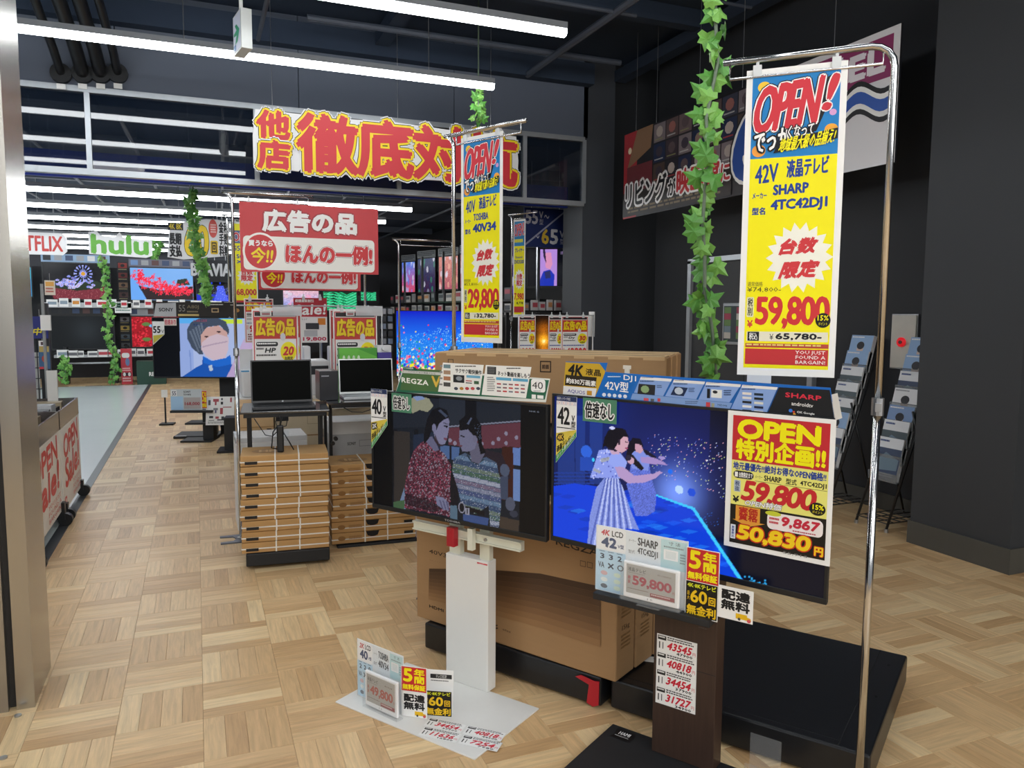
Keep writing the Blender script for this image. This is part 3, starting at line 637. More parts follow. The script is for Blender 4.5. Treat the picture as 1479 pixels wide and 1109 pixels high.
P.p([(921, 568.5), (946, 570.5), (947, 556), (923, 554)], '26262a'); P.e(926, 556, 938, 568, '8aa878', 9); P.p([(969, 570), (988, 572), (994, 560), (975, 558)], '1c2c50'); P.e(975, 559, 987, 570, 'b8c4d4'); P.fuzz(949, 556, 957, 561, '4d648e', 2, 1); P.fuzz(995, 560, 1004, 567, '3c5582', 3, 1)
P.r(1022, 561, 1026, 575, '17191e'); P.r(1028, 562, 1043, 575, 'dfe4e4'); P.e(1030, 563.5, 1037, 568.5, '23262c'); P.fuzz(1046, 563, 1057, 572, '3c5582', 3, 1)
for k in range(5):
    for j in range(2): P.r(1073+j*17, 566+k*6.2+j*1.3, 1086+j*17, 570.4+k*6.2+j*1.3, [['e8e0d8', '1c2c3c'], ['dadada', '1b2018'], ['26262a', 'd8d8cc'], ['e8e8e8', '1c2440'], ['26303c', 'e0e0e0']][k][j])
P.p([(1109, 598), (1206, 608), (1199, 563), (1126, 559)], '17191d'); P.t('SHARP', 1135, 567, 1187, 578, 'cf2f45', b=.05, rise=-.25, sp=1.05); P.t('androidtv', 1144, 580, 1175, 588, WH, b=.01, rise=-.2)
P.e(1140, 590, 1145.5, 595.5, '3a7ad8', 14); P.e(1145.5, 593, 1149, 596, 'd84a3a', 10); P.e(1146, 596, 1150, 600, 'e8a83a', 10); P.t('OK Google', 1152, 593.5, 1177, 599.5, WH, b=.02, rise=-.2)
P.put(t); MB().prism(hp(f, (1200, 570), (1207, 607), (1200, 607)), 0, .06).build('foot', ink('d8d4cc'), t)
t = thing('clip', 'small clear plastic clip sticking up from the blue header board', 'clip', f.atpx(905, 541, .004)); MB().box(-.008, 0, 0, .008, .006, .02).box(-.014, 0, .018, .014, .004, .03).build('grip', mat('clip_plastic', 'd8d4ca', .3), t)
# ---- A3 offer poster on the right television
f = F42.atpx(1045.5, 787, -.012)
a0 = f.loc(1205, 612); W_ = a0[0]-.0; b0 = f.loc(1059, 597)
W_, H_ = .325*K2, .432*K2
uu, zz = f.loc(1187, 817); t = board('offer_poster', 'large OPEN special offer poster in white frame on the right television', 'poster', f, W_, H_, .002, PAPER)
P = Print(f, -.0005, .0003, box=(0, H_, W_, H_)); RD = 'c22b33'; PY = 'e9e57a'
P.r(.055, .03, .955, .355, RD); P.t('OPEN', .1, .05, .88, .195, YEL, b=.075, sp=.98, res=4); P.t('特別企画!!', .09, .19, .93, .345, YEL, b=.055, res=3)
P.r(.055, .355, .955, .68, PY); P.t('地元最優先!!絶対お得なOPEN価格!!', .07, .365, .94, .425, NAVY, b=.05, res=1)
P.rr(.075, .43, .275, .485, KB, .5); P.t('台数限定まで', .13, .438, .265, .478, WH, b=.03, res=1); P.r(.09, .44, .12, .476, WH); P.t('メーカー', .29, .445, .36, .468, '555038', res=1); P.t('SHARP', .375, .438, .54, .478, KB, b=.05); P.t('型式', .58, .438, .68, .48, KB, b=.02); P.t('4TC42DJ1', .71, .44, .945, .482, KB, b=.05)
P.r(.29, .487, .54, .490, '555038'); P.r(.57, .487, .95, .490, '555038'); P.rr(.085, .5, .15, .585, 'b8c4d0', .1); P.t('税\n抜', .095, .505, .14, .58, '223a6a', b=.02); P.t('¥', .075, .615, .14, .665, KB, b=.05)
P.t('59,800', .165, .49, .86, .665, 'c4282f', b=.075, slant=.18, sp=.92, res=4); P.t('OPEN特価', .2, .63, .55, .675, WH, b=.03, out=[('777777', .06)], slant=.2)
P.e(.80, .575, .945, .665, KB); P.t('15%', .83, .59, .93, .625, YEL, b=.05); P.t('ポイント', .83, .632, .92, .65, YEL, res=1)
P.r(.055, .68, .955, .965, '18140f'); P.p([(.11, .685), (.35, .685), (.35, .79), (.4, .79), (.24, .83), (.08, .79), (.11, .79)], 'dd9a3a'); P.t('実価\n質格', .14, .69, .33, .79, 'b5261e', b=.05, ln=.9)
P.rr(.42, .695, .93, .815, 'ece4e4', .3); P.e(.40, .685, .55, .72, 'c8cf3a'); P.t('9,867', .55, .71, .9, .79, 'c4283f', b=.07, slant=.15, res=3); P.fuzz(.44, .73, .54, .785, 'c4283f', 2, 1); P.fuzz(.66, .795, .9, .81, 'b04050', 1, 1)
P.t('50,830', .13, .82, .83, .945, 'f3cf1e', b=.07, out=[('c4301f', .07)], slant=.12, sp=.95, res=4); P.t('円', .86, .88, .94, .945, 'f3cf1e', b=.05, out=[('c4301f', .07)]); P.t('55,913', .58, .955, .8, .975, '777777'); P.rr(.065, .83, .115, .935, 'dfe4ee', .1); P.t('実\n質\n税\n込', .075, .84, .105, .925, NAVY, b=.02, res=1)
P.put(t)

# ---- white television stand
FP_ = Fr((.45, 2.87, 0), -56.5)
t = thing('tv_stand', 'white television stand with flat plate, flat column and cross bar', 'television stand', FP_)
CRM = mat('cream_metal', 'dcdccb', .4, noise=.02)
bx('base_plate', WHT, t, 0, 0, 0, .67, .405, .006, bev=.002)
P = Print(FP_, 0); gp = onz(650, 990)
a, b = FP_.loc(643, 800, .27), FP_.loc(706, 812, .27); lo = FP_.loc(645, 978, .27)[1]
x0, x1 = FP_.loc(644.5, 900, .20)[0], FP_.loc(705.5, 900, .20)[0]; yf = .20
g0 = onz(645, 979, .006)-FP_.o; g1 = onz(703.5, 1001, .006)-FP_.o
ca, sa = math.cos(FP_.a), math.sin(FP_.a); L0 = (g0.x*ca+g0.y*sa, -g0.x*sa+g0.y*ca); L1 = (g1.x*ca+g1.y*sa, -g1.x*sa+g1.y*ca)
x0, x1, yf = L0[0], L1[0], (L0[1]+L1[1])/2
ct = FP_.loc(643.5, 798, yf)[1]
bx('column', WHT, t, x0, yf, .006, x1, yf+.055, ct, bev=.003)
for px in (572/1282*370+0, ):
    pass
for pa, pb in ((650.5, 666), (694, 708)):
    ua, ub = FP_.loc(pa, 800, yf+.02)[0], FP_.loc(pb, 800, yf+.02)[0]; bx('upright', CRM, t, ua, yf+.015, ct-.02, ub, yf+.04, .86)
zb0 = FP_.loc(602, 752, yf+.01); zb1 = FP_.loc(757, 788, yf+.01)
MB().box(zb0[0], yf-.01, zb1[1]-.018, zb1[0], yf+.012, zb1[1]+.018).box(zb0[0], yf-.018, zb1[1]+.012, zb1[0], yf-.01, zb1[1]+.018).box(zb0[0], yf-.018, zb1[1]-.018, zb1[0], yf-.01, zb1[1]-.012).build('crossbar', CRM, t)
u = FP_.loc(656, 770, yf-.02); MB().box(u[0]-.018, yf-.045, zb1[1]-.045, u[0]+.018, yf-.018, zb1[1]+.03).box(u[0]-.004, yf-.047, zb1[1]-.03, u[0]+.004, yf-.045, zb1[1]+.02).build('safety_bracket', mat('red_plastic', 'a81f2c', .35), t)
u = FP_.loc(683, 770, yf-.02); MB().box(u[0]-.012, yf-.04, zb1[1]-.045, u[0]+.012, yf-.018, zb1[1]+.04).build('hook_bracket', CRM, t)
u = FP_.loc(702, 783, yf-.01); MB().cyl((u[0], yf-.014, zb1[1]), .006, .008, 'y', 10).build('screw', SIL, t)
P = Print(FP_, yf, .0003); P.r(689, 811.5, 704, 817, 'c8283a'); P.fuzz(690.5, 813.5, 702, 815.5, 'e8b0b4', 1, 1); P.put(t, 'sticker')
# ---- cards on the white plate
def spec_card(f, W_, H_, n, brand, model, nums, k24, lab):
    t = thing('spec_card', lab, 'price card', f); MB().box(0, 0, 0, W_, .0015, H_).build('card', ink('e6ebee'), t); MB().box(0, -.004, 0, W_, -.003, H_).build('acrylic_sleeve', ACR, t)
    P = Print(f, -.0005, .0002, box=(0, H_, W_, H_)); P.rr(.01, .01, .34, .36, 'f4f4f4', .12); P.t(k24, .06, .05, .16, .14, 'c83440', b=.05, slant=.2) ; P.t('LCD', .18, .05, .31, .14, KB, b=.04)
    P.t(n, .06, .16, .24, .32, '1d3566', b=.07, res=3); P.t('V型', .25, .24, .32, .3, '1d3566', b=.03); P.t('メーカー', .37, .12, .45, .16, '444444', res=1); P.t(brand, .47, .08, .69, .2, KB, b=.05, rise=-.1)
    P.t('型式', .37, .28, .44, .33, '444444', res=1); P.t(model, .47, .23, .69, .35, KB, b=.05, rise=-.1); P.r(.72, .03, .99, .45, 'bfdfe2'); P.r(.75, .17, .9, .32, 'f4f4f4'); P.r(.77, .19, .88, .30, 'dfe6e6'); P.t('寸 法', .8, .05, .92, .1, '333333', res=1); P.fuzz(.75, .12, .96, .16, '889a9a', 1, 1); P.fuzz(.92, .2, .98, .36, '889a9a', 4, 1)
    P.r(.0, .37, .34, .99, 'bcdcf0')
    for k in range(3): P.t(nums[k], .05+.1*k, .42, .1+.1*k, .5, '14203c', b=.05); P.t(('VA', '×', '○')[k], .03+.11*k, .55, .1+.11*k, .64, '14203c', b=.03); P.fuzz(.04+.1*k, .38, .11+.1*k, .4, '35486a', 1, 1)
    for k in range(3):
        for j in range(2): P.e(.06+.15*j, .68+.1*k, .14+.15*j, .75+.1*k, ['d8b4b8', 'e8f0f0', '5a6472'][k] if j == 0 else 'd8ead8', 12)
    P.put(t); return t
def eink(f, W_, H_, price, bigc, lab, small='4TC42DJ1'):
    t = thing('electronic_price_tag', lab, 'price tag', f); cs = MB().box(0, -.012, 0, W_, 0, H_).build('case', mat('tag_case', 'e9eaec', .3), t, bev=.004)
    MB().box(-.006, -.02, -.006, W_+.006, -.018, H_*.98).box(-.006, -.02, -.008, W_+.006, .012, -.004).box(W_*.3, -.03, -.012, W_*.7, .02, -.009).build('acrylic_holder', ACR, t)
    P = Print(f, -.0125, .0002, box=(0, H_, W_, H_)); P.r(.06, .07, .94, .86, 'a6a39d'); P.t('液晶テレビ', .09, .15, .42, .26, '3c3a3a', b=.01, rise=-.1); P.t(small, .62, .2, .86, .25, '5a3838', res=1); P.fuzz(.09, .29, .5, .31, '6a6462', 1)
    P.t(price, .17, .36, .88, .66, bigc, b=.06, rise=-.05, res=3, sp=.95); P.t('税\n抜', .09, .38, .14, .6, bigc, b=.02, res=1); P.t('円', .89, .58, .93, .66, bigc); P.fuzz(.09, .72, .5, .75, '6a4a48', 1, 1); P.r(.5, .74, .93, .84, '8a2a30'); P.fuzz(.52, .76, .9, .82, 'd0b8b4', 1, 1); P.t('15', .45, .9, .55, .95, '8a8a8e', res=1); P.put(cs, 'display'); return t
def c_5y(f, W_, H_, lab):
    t = board('warranty_card', lab, 'card', f, W_, H_, .0015, PAPER); P = Print(f, 0, .0003, box=(0, H_, W_, H_)); P.r(.02, .02, .98, .98, 'c42c30'); P.t('5', .08, .07, .45, .62, 'f4e214', b=.06, res=3); P.t('年\n間', .5, .06, .92, .66, 'f4e214', b=.05, ln=.95); P.t('無料保証', .05, .7, .95, .93, 'f4e214', b=.05); P.put(t); return t
def c_60(f, W_, H_, lab):
    t = board('payment_card', lab, 'card', f, W_, H_, .0015, PAPER); P = Print(f, 0, .0003, box=(0, H_, W_, H_)); P.r(.02, .02, .98, .98, '171411'); P.t('4K·8Kテレビ', .06, .05, .94, .19, 'd8de2a', b=.04, res=1); P.t('60', .16, .24, .68, .6, 'e9c01e', b=.05, res=3); P.t('最\n大', .06, .3, .14, .55, 'e9c01e', res=1); P.t('回', .72, .36, .93, .6, 'e9c01e', b=.03); P.t('無金利', .05, .66, .95, .95, 'e9c01e', b=.04); P.put(t); return t
def c_del(f, W_, H_, lab):
    t = board('delivery_card', lab, 'card', f, W_, H_, .0015, PAPER); P = Print(f, 0, .0003, box=(0, H_, W_, H_)); P.t('配達\n無料', .08, .08, .92, .72, KB, b=.06, ln=1.02, res=2); P.r(.52, .76, .84, .92, 'e2b51c'); P.p([(.84, .82), (.94, .84), (.96, .92), (.84, .92)], 'e2b51c'); P.e(.58, .88, .66, .97, '444444', 10); P.e(.84, .87, .95, .98, 'd0545a', 12); P.put(t); return t
def ground_fr(px, py, z, a): p = onz(px, py, z); return Fr((p.x, p.y, z), a)
def scaled(f, q):        # width and height of an upright board from its top right corner pixel
    return f.loc(*q)
f = ground_fr(517, 1003, .008, -60); W_ = f.loc(583, 1000)[0]; H_ = f.loc(517, 922)[1]
spec_card(f, W_, H_, '40', 'TOSHIBA', '40V34', '220', '2K', 'pale blue specification card reading 40 at the left edge of the white plate')
f = ground_fr(531, 1015, .014, -60); W_ = f.loc(577, 1030)[0]; H_ = f.loc(532, 966)[1]
eink(f, W_, H_, '49,800', 'a3402f', 'electronic price tag reading 49,800 in a clear holder on the white plate', '40V34')
f = ground_fr(580, 1033, .008, -36); W_ = f.loc(617, 1033)[0]; H_ = f.loc(581, 960)[1]; h2 = H_*.49
c_5y(f.at(0, -.002, h2+.002), W_, h2, 'red and yellow five year warranty card above the delivery card on the white plate'); c_del(f, W_, h2, 'white free delivery card with a small truck on the white plate')
f = ground_fr(613, 1031, .008, -30).at(.004, .02, 0); W_ = f.loc(655, 1031)[0]; H_ = f.loc(614, 966)[1]
t = board('leaflet_card', 'white leaflet card half hidden behind the black 60 card on the white plate', 'card', f, W_, H_, .0015, PAPER)
P = Print(f, 0, .0003, box=(0, H_, W_, H_)); P.r(.14, .1, .94, .2, '2a2a2c'); P.t('テレビ対応表', .35, .11, .75, .19, WH, res=1); P.fuzz(.16, .24, .9, .28, '555555', 1, 1); P.put(t)
f2 = ground_fr(613, 1033, .008, -30); W2 = f2.loc(653, 1033)[0]; H2 = f2.loc(614, 996)[1]; c_60(f2.at(0, 0, 0), W2, H2, 'black and gold 60 instalments card standing on the white plate')
# four price slips lying on the plate
def slip(fr, P, bxx, big, sml, seed):
    x0, y0, x1, y1 = bxx; w_, h_ = x1-x0, y1-y0; X = lambda a: x0+a*w_; Y = lambda a: y0+a*h_
    P.r(X(.02), Y(.03), X(.98), Y(.97), 'f4f4f2'); P.r(X(.03), Y(.06), X(.24), Y(.3), '2b2b2b'); P.fuzz(X(.05), Y(.1), X(.22), Y(.24), WH, 1, 1, seed); P.fuzz(X(.27), Y(.06), X(.96), Y(.3), '3c3c3c', 2, 1, seed+1); P.r(X(.06), Y(.42), X(.09), Y(.8), '3a3a3a'); P.r(X(.15), Y(.42), X(.17), Y(.8), '3a3a3a')
    P.t(big, X(.27), Y(.33), X(.88), Y(.78), 'd0243a', b=.06, slant=.25, res=2); P.t('円', X(.9), Y(.58), X(.97), Y(.78), 'd0243a', res=1); P.t(sml, X(.5), Y(.8), X(.9), Y(.96), KB, b=.05, res=1)
SL = ((636, 1036, '34454', '37900'), (683, 1052, '40818', '44900'), (612, 1056, '11636', '12800'), (662, 1072, '7254', '7980'))
e0, e1, e2, e3 = onz(617, 1035, .0075), onz(729, 1058, .0075), onz(712, 1086, .0075), onz(602, 1061, .0075)
for i, (fx, fy) in enumerate(((0, 0), (1, 0), (0, 1), (1, 1))):
    B = lambda s_, r_: e0+(e1-e0)*s_+(e3-e0)*r_
    c0 = B(fx*.5+.01, (fy+1)*.5-.02); dx = (e1-e0)*.48; dy = (e0-e3)*.46
    dx2 = Vector((dx.x, dx.y)); ang = math.degrees(math.atan2(dx2.y, dx2.x)); f = Fr((c0.x, c0.y, .0066), ang); W_, H_ = dx2.length, Vector((dy.x, dy.y)).length
    o = thing('price_slip', ['price slip reading 34454 lying on the white plate', 'price slip reading 40818 lying flat on the white plate, right', 'price slip reading 11636 lying on the white plate, left', 'price slip reading 7254 lying nearest the front corner of the white plate'][i], 'price slip', f, 'price slips on the white plate')
    e_ = bpy.data.objects.new('sheet', bpy.data.meshes.new('sheet')); bpy.data.objects.remove(e_)
    MB().box(0, 0, 0, W_, H_, .0008).build('sheet', PAPER, o)
    P = Print(f, 0, .0002, box=(0, H_, W_, H_)); slip(f, P, (0, 0, 1, 1), SL[i][2], SL[i][3], i); pr = P.put(o); pr.rotation_euler.x = -math.pi/2; pr.location.z = .0009
# ---- brown post stand of the right television
FD = Fr(onz(885, 1053, 0), -58)
t = thing('tv_stand', 'dark brown wooden post stand with black shelf and black base plate', 'television stand', FD)
bx('base_plate', BLKM, t, -.0, -.50, 0, .62, .0, .022, bev=.003)
P = Print(FD, 0, .0003); P.r(0, 0, .1, .1, '17181c') if False else None
PO = (1.39-FD.o.x, 2.10-FD.o.y); ca, sa = math.cos(FD.a), math.sin(FD.a); yp = -.075
u0 = FD.loc(943, 1000, yp)[0]; u1 = FD.loc(1033, 1000, yp)[0]
WEN = mat('wenge_wood', '3d2c24', .45, noise=.3, scale=14, stretch=(8, 8, .6))
bx('post', WEN, t, u0, yp, .022, u1, yp+.07, 1.05, bev=.002); bx('post_joint', BLKM, t, u0-.0005, yp-.0006, .345, u1+.0005, yp, .347)
zs = FD.loc(1030, 905, yp-.03)[1]; ysh = yp-.17
ua, za = FD.loc(856, 866, ysh); ub, zb_ = FD.loc(1024, 906, ysh); zs = (za+zb_)/2
bx('shelf', BLKM, t, ua, ysh, zs, ub, yp-.002, zs+.022, bev=.002)
P = Print(FD, ysh-.0003, .0002); P.t('HAMILeX', 1009, 905, 1021, 909, '6a6a6e', res=1); P.put(t, 'brand_mark')
P = Print(FD, 0, .0003, box=(.035, .10, .07, .06)); P.r(0, 0, 1, 1, '101013'); P.t('HAMI', .2, .2, .8, .55, WH, b=.03); P.fuzz(.1, .68, .9, .8, 'b8b8b8', 1, 1); pr = P.put(t, 'base_label'); pr.rotation_euler.x = -math.pi/2; pr.location = (0, -.12, .0235)
FS = FD.at(0, 0, 0); ZC = zs+.023
f = Fr(FD.world(0, ysh+.03, ZC), -58); u = f.loc(860, 853)[0]; f = f.at(u, 0, 0); W_ = f.loc(992, 870)[0]; H_ = f.loc(866, 758)[1]
spec_card(f, W_, H_, '42', 'SHARP', '4TC42DJ1', '332', '4K', 'pale blue specification card reading 42 on the black shelf')
g = Fr(FD.world(0, ysh+.015, ZC+.01), -58); u = g.loc(902, 868)[0]; g = g.at(u, 0, 0); W_ = g.loc(982, 880)[0]; H_ = g.loc(908, 808)[1]
eink(g, W_, H_, '59,800', 'a02a3c', 'electronic price tag reading 59,800 in a clear holder on the black shelf')
g = Fr(FD.world(0, ysh+.02, ZC), -58); ZB = g.loc(990, 887)[1]
g1 = g.atpx(989, 887); W_ = g1.loc(1036, 895)[0]; H_ = g1.loc(990, 836)[1]; c_60(g1, W_, H_, 'black and gold 60 instalments card at the end of the black shelf')
g2 = g.atpx(991, 837); W_ = g2.loc(1039, 842)[0]; H_ = g2.loc(994, 789)[1]; c_5y(g2.at(0, -.002, 0), W_, H_, 'red and yellow five year warranty card above the black shelf')
g3 = g.atpx(1036.5, 890); W_ = g3.loc(1087, 898)[0]; H_ = g3.loc(1038, 844)[1]; c_del(g3, W_, H_, 'white free delivery card sticking out past the black shelf end')
g = Fr(FD.world(0, yp-.001, 0), -58)
a0, z1 = g.loc(949, 914); a1 = g.loc(1007, 929)[0]; z0 = g.loc(945, 1013)[1]
t = board('price_sheet', 'white price list sheet with four red prices taped on the brown post', 'price sheet', Fr(g.world(a0, 0, z0), -58), a1-a0, z1-z0, .001, PAPER)
P = Print(g, -.0003, .0003, box=(a0, z1, a1-a0, z1-z0))
for i, (b_, s_) in enumerate((('43545', '47900'), ('40818', '44900'), ('34454', '37900'), ('31727', '34900'))): slip(None, P, (0, i*.25, 1, i*.25+.25), b_, s_, 10+i)
for v in range(len(P.vs)): x, y, z = P.vs[v]; P.vs[v] = (x-a0, y, z-z0)
P.put(t)
f = Fr(onz(1082, 1112, .0), -58); t = thing('acrylic_stand', 'small empty clear acrylic card stand on the floor by the platform', 'card stand', f); MB().box(0, 0, 0, .1, .003, .13).box(0, -.05, 0, .1, 0, .003).box(0, -.05, 0, .1, -.047, .05).build('holder', ACR, t)

# ---- black platforms and the cartons on them
def platform(lab, fr, w, dpt, h):
    t = thing('platform', lab, 'platform', fr, 'black display platforms'); bx('deck', mat('black_laminate', '17191d', .33, noise=.25, scale=25), t, 0, 0, .012, w, dpt, h, bev=.008)
    MB().box(w-.1, .01, h, w-.096, dpt-.01, h+.0012).box(.01, .04, h, w-.1, .043, h+.0008).build('top_seam', BLKM, t)
    for i, (x, y) in enumerate(((.06, .06), (w-.06, .06), (.06, dpt-.06), (w-.06, dpt-.06))): MB().cyl((x, y, .006), .018, .012, 'z', 10).build('foot', BLKM, t)
    m = MB()
    for k in range(3): m.cyl((w-.05, .12+k*.3, h+.001), .006, .002, 'z', 8)
    m.build('bolt', DK, t); return t
FA = Fr((.895, 3.19, 0), -57.4); platform('black display platform under the cardboard carton stack', FA, .885, .82, .128)
FB = Fr((1.405, 2.43, 0), -56.2); platform('empty black display platform on the right behind the brown post', FB, .90, .86, .125)
def carton(lab, fr, w, dp, h, m=CARD, group='cartons', flaps=True, seams=True):
    t = thing('carton', lab, 'carton', fr, group); bx('body', m, t, 0, 0, 0, w, dp, h, bev=.006)
    if flaps: MB().box(.01, -.0015, h-.002, w-.01, dp+.0015, h+.003).build('top_flap', CARD2, t)
    if seams: MB().box(.02, dp/2-.025, h+.003, w-.02, dp/2+.025, h+.004).build('tape', mat('parcel_tape', 'c9b48e', .25), t)
    return t
f0 = onz(602, 890, .131); f1 = onz(889, 986, .131); a_ = math.degrees(math.atan2((f1-f0).y, (f1-f0).x)); FC = Fr((f0.x, f0.y, .131), a_); wl = (f1-f0).length
names = ['front', 'middle', 'rear']
for k in range(3):
    g = FC.at(.004*k, .148*k, 0); t = carton('%s of three upright television cartons standing side by side on the platform' % names[k], g, wl, .142, .625, group='television cartons')
    P = Print(Fr(g.world(wl, 0, 0), a_+90), 0, .0005, box=(0, .6, .142, .6)); 
    for q in range(4): P.fuzz(.25, .12+q*.2, .85, .22+q*.2, '8a6a44', 4, .95, q)
    P.t('15kg', .3, .66, .7, .7, '3c2c1c')
    pr = P.put(t, 'side_print'); pr.rotation_euler.z = math.pi/2; pr.location.x = wl
    if k == 0:
        P = Print(g, 0, .0005); P.t('40V34', 620, 793, 652, 807, '2b2118', b=.01, rise=-.1); P.t('液晶テレビ', 620, 808, 637, 813, '3a2c1e', res=1); [P.p([(620, 821+44*i/9), (700, 822+62*i/9), (780, 828+77*i/9), (868, 847+87*i/9), (868, 847+87*(i+1)/9), (780, 828+77*(i+1)/9), (700, 822+62*(i+1)/9), (620, 821+44*(i+1)/9)], c_) for i, c_ in enumerate(('4a3525', '523b29', '5a412d', '634831', '6d5036', '78583b', '836141', '8e6a47', '98734d'))]
        P.t('REGZA', 803, 778, 865, 802, '241a12', b=.02, rise=-.35); P.t('HDMI', 620, 873, 641, 884, '1d1610', b=.06, rise=-.1); P.t('ROKU', 0, 0, 0, 0, '000000') if False else None
        P.fuzz(712, 902, 720, 910, '2a2018', 2, 1); P.t('eilex', 726, 907, 738, 914, '4a3828', rise=-.2); P.fr_(838, 809, 846, 819, .002, '4a3828'); P.fr_(848, 811, 856, 821, .002, '4a3828'); P.put(t)
t = carton('dark wrapped carton lying under the upper cartons, in shadow behind the televisions', FC.at(.14, .12, .632), wl-.02, .34, .235, m=mat('gap_black', '1a1b1d', .4), flaps=False, seams=False)  # black carton added to fill the dark gap and carry the upper cartons
FU = Fr((1.02, 3.42, 1.01), -40.5)
FU.o = onplane(628, 600, (1.02, 3.42, 1.0), -40.5); FU.o.z = 1.008
ur = FU.loc(963, 530)[0]; hz = FU.loc(630, 509)[1]
for k in range(3):
    t = carton('%s of the three long television cartons on top, under the price banner' % names[k], FU.at(.006*k, .152*k, 0), ur, .146, hz, group='upper television cartons')
    q = FU.at(.006*k, .152*k, 0)
    m = MB()
    for j in range(7): m.box(.06+j*.15, -.002, hz-.012, .15+j*.15, -.0005, hz+.003)
    m.build('flap_tab', CARD2, t)['kind'] = 'stuff'
    P = Print(Fr(q.world(ur, 0, 0), -40.5+90), 0, .0005, box=(0, .25, .14, .25)); P.fuzz(.3, .2, .8, .8, '8a6a44', 8, .9); pr = P.put(t, 'side_print'); pr.rotation_euler.z = math.pi/2; pr.location.x = ur
    if k == 0:
        P = Print(q, 0, .0006); P.fr_(780, 521, 796, 538, .005, '33261a'); P.t('前面', 783, 526, 793, 533, '33261a', b=.03); P.fr_(647, 518.5, 655, 526, .003, '4a3828'); P.put(t)
t = board('shipping_label', 'small white shipping label lying on the black platform beside the cartons', 'label', Fr(FB.world(.02, .2, .1255), -40), .07, .05, .001); t.children[0].rotation_euler.x = -math.pi/2
f = Fr(onz(850, 985, .13), FA.a*57.29578); pts = []
t = thing('red_ribbon', 'red plastic ribbon hanging over the edge of the platform under the cartons', 'ribbon', FA.atpx(851, 985, -.004))
RB = mat('red_film', 'c01f30', .3, alpha=.9)
u = [FA.atpx(831, 974, -.004).loc(*q) for q in ((831, 974), (865, 984), (864, 1019), (850, 1014), (853, 985))]
uu = t.location; f = Fr(uu, math.degrees(FA.a)); MB().prism([f.loc(*q) for q in ((848, 1014), (857, 1020), (865, 1018), (866, 984), (852, 982))], -.004, -.001).prism([f.loc(*q) for q in ((832, 976), (852, 988), (866, 986), (840, 974))], -.006, -.003).build('strip', RB, t)
# ================================================================== BANNERS, HANGING SIGNS
def banner_print(P, n, brand, model, old, price, tax, lo=1.0):
    P.r(.065, .018, .935, .285, '1d7fc4'); P.e(.12, .04, .25, .075, 'f0c83a'); P.e(.80, .19, .93, .225, 'f0a83a'); P.e(.08, .24, .22, .28, 'f0a040'); P.e(.84, .145, .91, .165, 'd8a0d0', 12)
    P.p([(.78, .05), (.9, .03), (.93, .05), (.72, .21), (.62, .215)], KB)
    P.t('OPEN', .09, .045, .76, .2, 'cf3440', b=.085, out=[(WH, .05), (KB, .05)], slant=.14, rise=.14, sp=.86, res=3); P.t('!', .80, .035, .90, .15, 'cf3440', b=.12, out=[(WH, .08)], slant=.25, res=3)
    P.t('でっか', .1, .195, .46, .262, WH, b=.04, out=[(KB, .12)], rise=.2); P.t('くなって', .44, .185, .7, .225, WH, b=.03, out=[(KB, .14)], rise=.15)
    P.p([(.3, .272), (.93, .238), (.93, .205), (.36, .232)], KB); P.t('地域最大級の品揃え!', .36, .215, .91, .262, YEL, b=.04, rise=.45, slant=.2, res=1)
    P.r(.065, .285, .935, .975, YEL); P.t(n, .12, .305, .36, .365, NAVY, b=.05, rise=.1); P.t('液晶テレビ', .44, .29, .86, .35, NAVY, b=.05, rise=.12)
    P.t('メーカー', .1, .395, .25, .415, NAVY, b=.05, res=1); P.t(brand, .31, .37, .67, .405, NAVY, b=.07, rise=.12); P.t('型名', .1, .443, .24, .468, NAVY, b=.04); P.t(model, .29, .418, .86, .462, NAVY, b=.07, rise=.12, sp=.92)
    P.e(.26, .495, .94, .725, 'f0f0e4', star=18, inner=.78); P.t('台数', .4, .545, .78, .6, 'cf3a3f', b=.06, slant=.3, rise=.1); P.t('限定', .42, .618, .8, .678, 'cf3a3f', b=.06, slant=.3, rise=.1)
    P.t('通常価格', .08, .687, .24, .703, '6a6428', res=1); P.t(old, .08, .705, .43, .723, '4c4820', res=1)
    P.rr(.08, .738, .155, .805, 'e4e2b8', .2); P.t('税\n別', .09, .742, .145, .8, KB, b=.02, res=1); P.t('¥', .09, .815, .15, .84, 'cf3a3f', b=.04); P.t(price, .17, .735, .93, .845, 'cf3438', b=.08, res=4, sp=.93)
    P.e(.79, .79, .94, .838, KB); P.t('15%', .81, .797, .92, .815, YEL, b=.04, res=1); P.t('ポイント', .82, .82, .91, .83, YEL, res=1)
    P.r(.09, .853, .92, .885, 'e9e6cf'); P.r(.1, .854, .22, .884, KB); P.t('税込', .115, .857, .205, .881, WH, b=.02, res=1); P.t('¥', .33, .86, .37, .88, KB, res=1); P.t(tax, .39, .857, .86, .881, KB, b=.06)
    P.r(.08, .892, .93, .906, 'b8483a'); P.fuzz(.09, .8945, .92, .9035, 'e4d27a', 1, 1); P.r(.08, .91, .93, .963, 'c43438'); P.t('YOU JUST\nFOUND A\nBARGAIN!', .6, .914, .905, .958, 'f4e4e0', b=.02, res=1)
